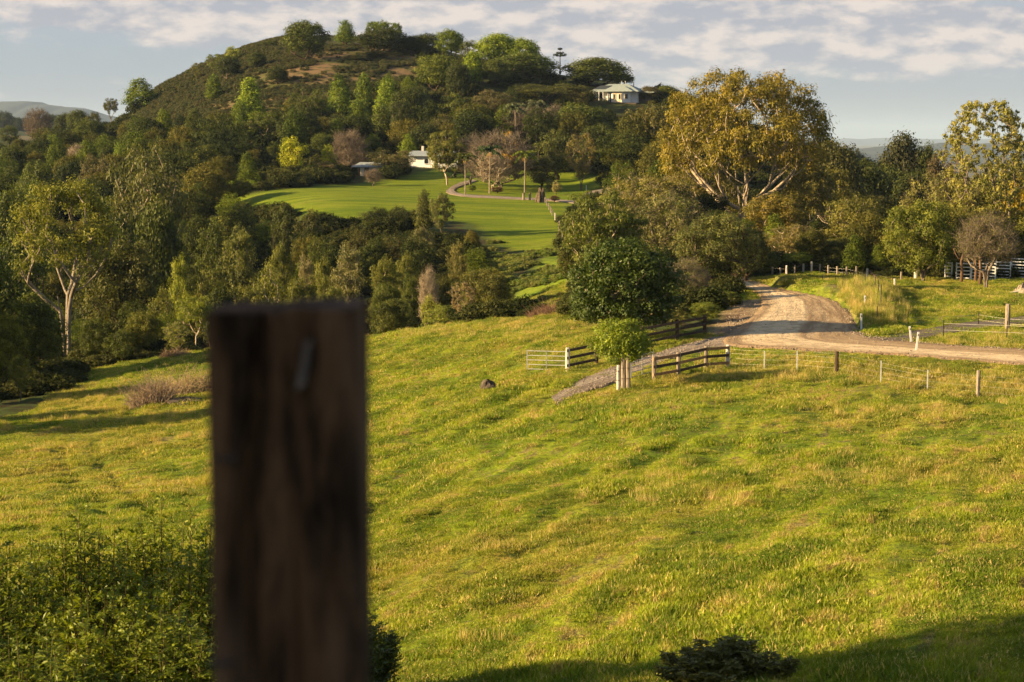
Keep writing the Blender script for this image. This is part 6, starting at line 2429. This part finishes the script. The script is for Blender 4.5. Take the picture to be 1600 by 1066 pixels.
def shed():
    D = 322
    g = at(570, D)
    r = empty('garden_shed', g + Vector((0, 0, .0)), 'small cream shed with a grey pitched roof at the lawn edge', 'shed', rz=math.radians(-8))
    h = 1.7
    MB().box((.9, 1.6, h / 2), (3.6, 2.6, h)).build('wall', M['cream_paint'], r)
    MB().box((-1.3, .5, h / 2), (.15, .15, h)).build('verandah_post', M['timber_dark'], r)
    MB().box((.3, .27, .8), (.8, .06, 1.5)).build('door', M['hollow'], r)
    window(r, (1.7, .27, 1.05), .7, .6, 0)
    MB().add([(-2.4, -.3, h + .02), (3.0, -.3, h + .02), (2.6, 1.6, h + .8), (-1.2, 1.6, h + .8), (3.0, 3.4, h), (-2.4, 3.4, h),
              (-2.4, -.3, h - .08), (3.0, -.3, h - .08), (3.0, 3.4, h - .1), (-2.4, 3.4, h - .1)],
             [(0, 1, 2, 3), (3, 2, 4, 5), (6, 9, 8, 7), (6, 7, 1, 0), (4, 8, 9, 5), (1, 7, 8, 4, 2), (0, 3, 5, 9, 6)]).build('roof', M['roof_grey'], r)


shed()

# ------------------------------------------------------------------ the near post
def near_post():
    D = 2.42
    cx = P(441, 700, D)[0]
    ztop = P(449, 487, D)[2]
    zb = float(hz(cx, D)[0])
    root = empty('split_post', (cx, D + .09, zb), 'dark weathered split timber post, out of focus, right in front', 'fence post')
    w = 0.208
    dpt = .17
    rows = 90
    n = 64
    V = []
    H = ztop - zb
    for j in range(rows + 1):
        z = -.3 + (H + .3) * j / rows
        for i in range(n):
            t = i / n * 4
            s = int(t)
            f = t - s
            # rounded rectangle outline
            if s == 0:
                x, y, nx, ny = -1 + 2 * f, -1, 0, -1
            elif s == 1:
                x, y, nx, ny = 1, -1 + 2 * f, 1, 0
            elif s == 2:
                x, y, nx, ny = 1 - 2 * f, 1, 0, 1
            else:
                x, y, nx, ny = -1, 1 - 2 * f, -1, 0
            rr = (abs(x) ** 7 + abs(y) ** 7) ** (1 / 7)
            x /= rr
            y /= rr
            px, py = x * w / 2, y * dpt / 2
            g1 = float(vnoise(px * 60 + 3, z * 1.6 + py * 30, 2)) * .010
            g2 = float(vnoise(px * 160, z * 4 + py * 120, 4)) * .004
            groove = 0
            if s == 0:
                c0 = -.040 + .012 * math.sin(z * 3.1) + .01 * math.sin(z * 9)
                groove = -.030 * math.exp(-((px - c0) / .011) ** 2)
                c1 = .035 + .02 * math.sin(z * 2.2 + 1)
                groove -= .016 * math.exp(-((px - c1) / .009) ** 2)
            px += nx * (g1 + g2)
            py += ny * (g1 + g2 + groove)
            zz = z
            if j == rows:
                zz += .002 * math.sin(px * 60) + .008 * px / w
            V.append((px + .006 * (z - H) * -.5, py, zz))
    Fc = []
    for j in range(rows):
        for i in range(n):
            Fc.append((j * n + i, j * n + (i + 1) % n, (j + 1) * n + (i + 1) % n, (j + 1) * n + i))
    Fc.append(tuple(rows * n + i for i in range(n)))
    MB().add(V, Fc).build('timber', M['post'], root, smooth=False)
    # pale splinter
    zs = P(472, 570, D)[2] - zb
    xs = P(472, 570, D)[0] - cx
    yf = -dpt / 2
    MB().add([(xs - .010, yf - .004, zs - .035), (xs + .003, yf - .006, zs - .03), (xs + .014, yf - .006, zs + .035), (xs + .004, yf - .004, zs + .03),
              (xs - .008, yf + .02, zs - .033), (xs + .003, yf + .02, zs - .028), (xs + .012, yf + .02, zs + .033), (xs + .004, yf + .02, zs + .028)],
             [(3, 2, 1, 0), (0, 1, 5, 4), (1, 2, 6, 5), (2, 3, 7, 6), (3, 0, 4, 7)]).build('splinter', plain('pale_splinter', (.15, .12, .11), .9, .15, 30, .1), root)
    for (px, py) in ((352, 716), (345, 1035)):
        p = P(px, py, D)
        x, z = p[0] - cx, p[2] - zb
        MB().tube([(x - .012, yf + .01, z), (x - .012, yf - .014, z), (x, yf - .02, z), (x + .012, yf - .014, z), (x + .012, yf + .01, z)], .0035, 6).build('staple', M['steel_dark'], root)


near_post()

# ------------------------------------------------------------------ haze
def haze():
    x0, x1, y0, y1, z0, z1 = -39000.0, 39000.0, -150.0, 60500.0, -130.0, 330.0
    o = MB().box(((x0 + x1) / 2, (y0 + y1) / 2, (z0 + z1) / 2), (x1 - x0, y1 - y0, z1 - z0)).build('haze', None)
    m = bpy.data.materials.new('haze_air')
    m.use_nodes = True
    t = NT(m.node_tree)
    v = t.n('ShaderNodeVolumePrincipled', {'Color': (0.56, 0.73, 1.0), 'Density': 4.5e-5, 'Anisotropy': 0.0})
    t.n('ShaderNodeOutputMaterial', {'Volume': v.outputs[0]})
    o.data.materials.append(m)
    tag(o, kind='stuff')


USE_HAZE = True
if USE_HAZE:
    haze()
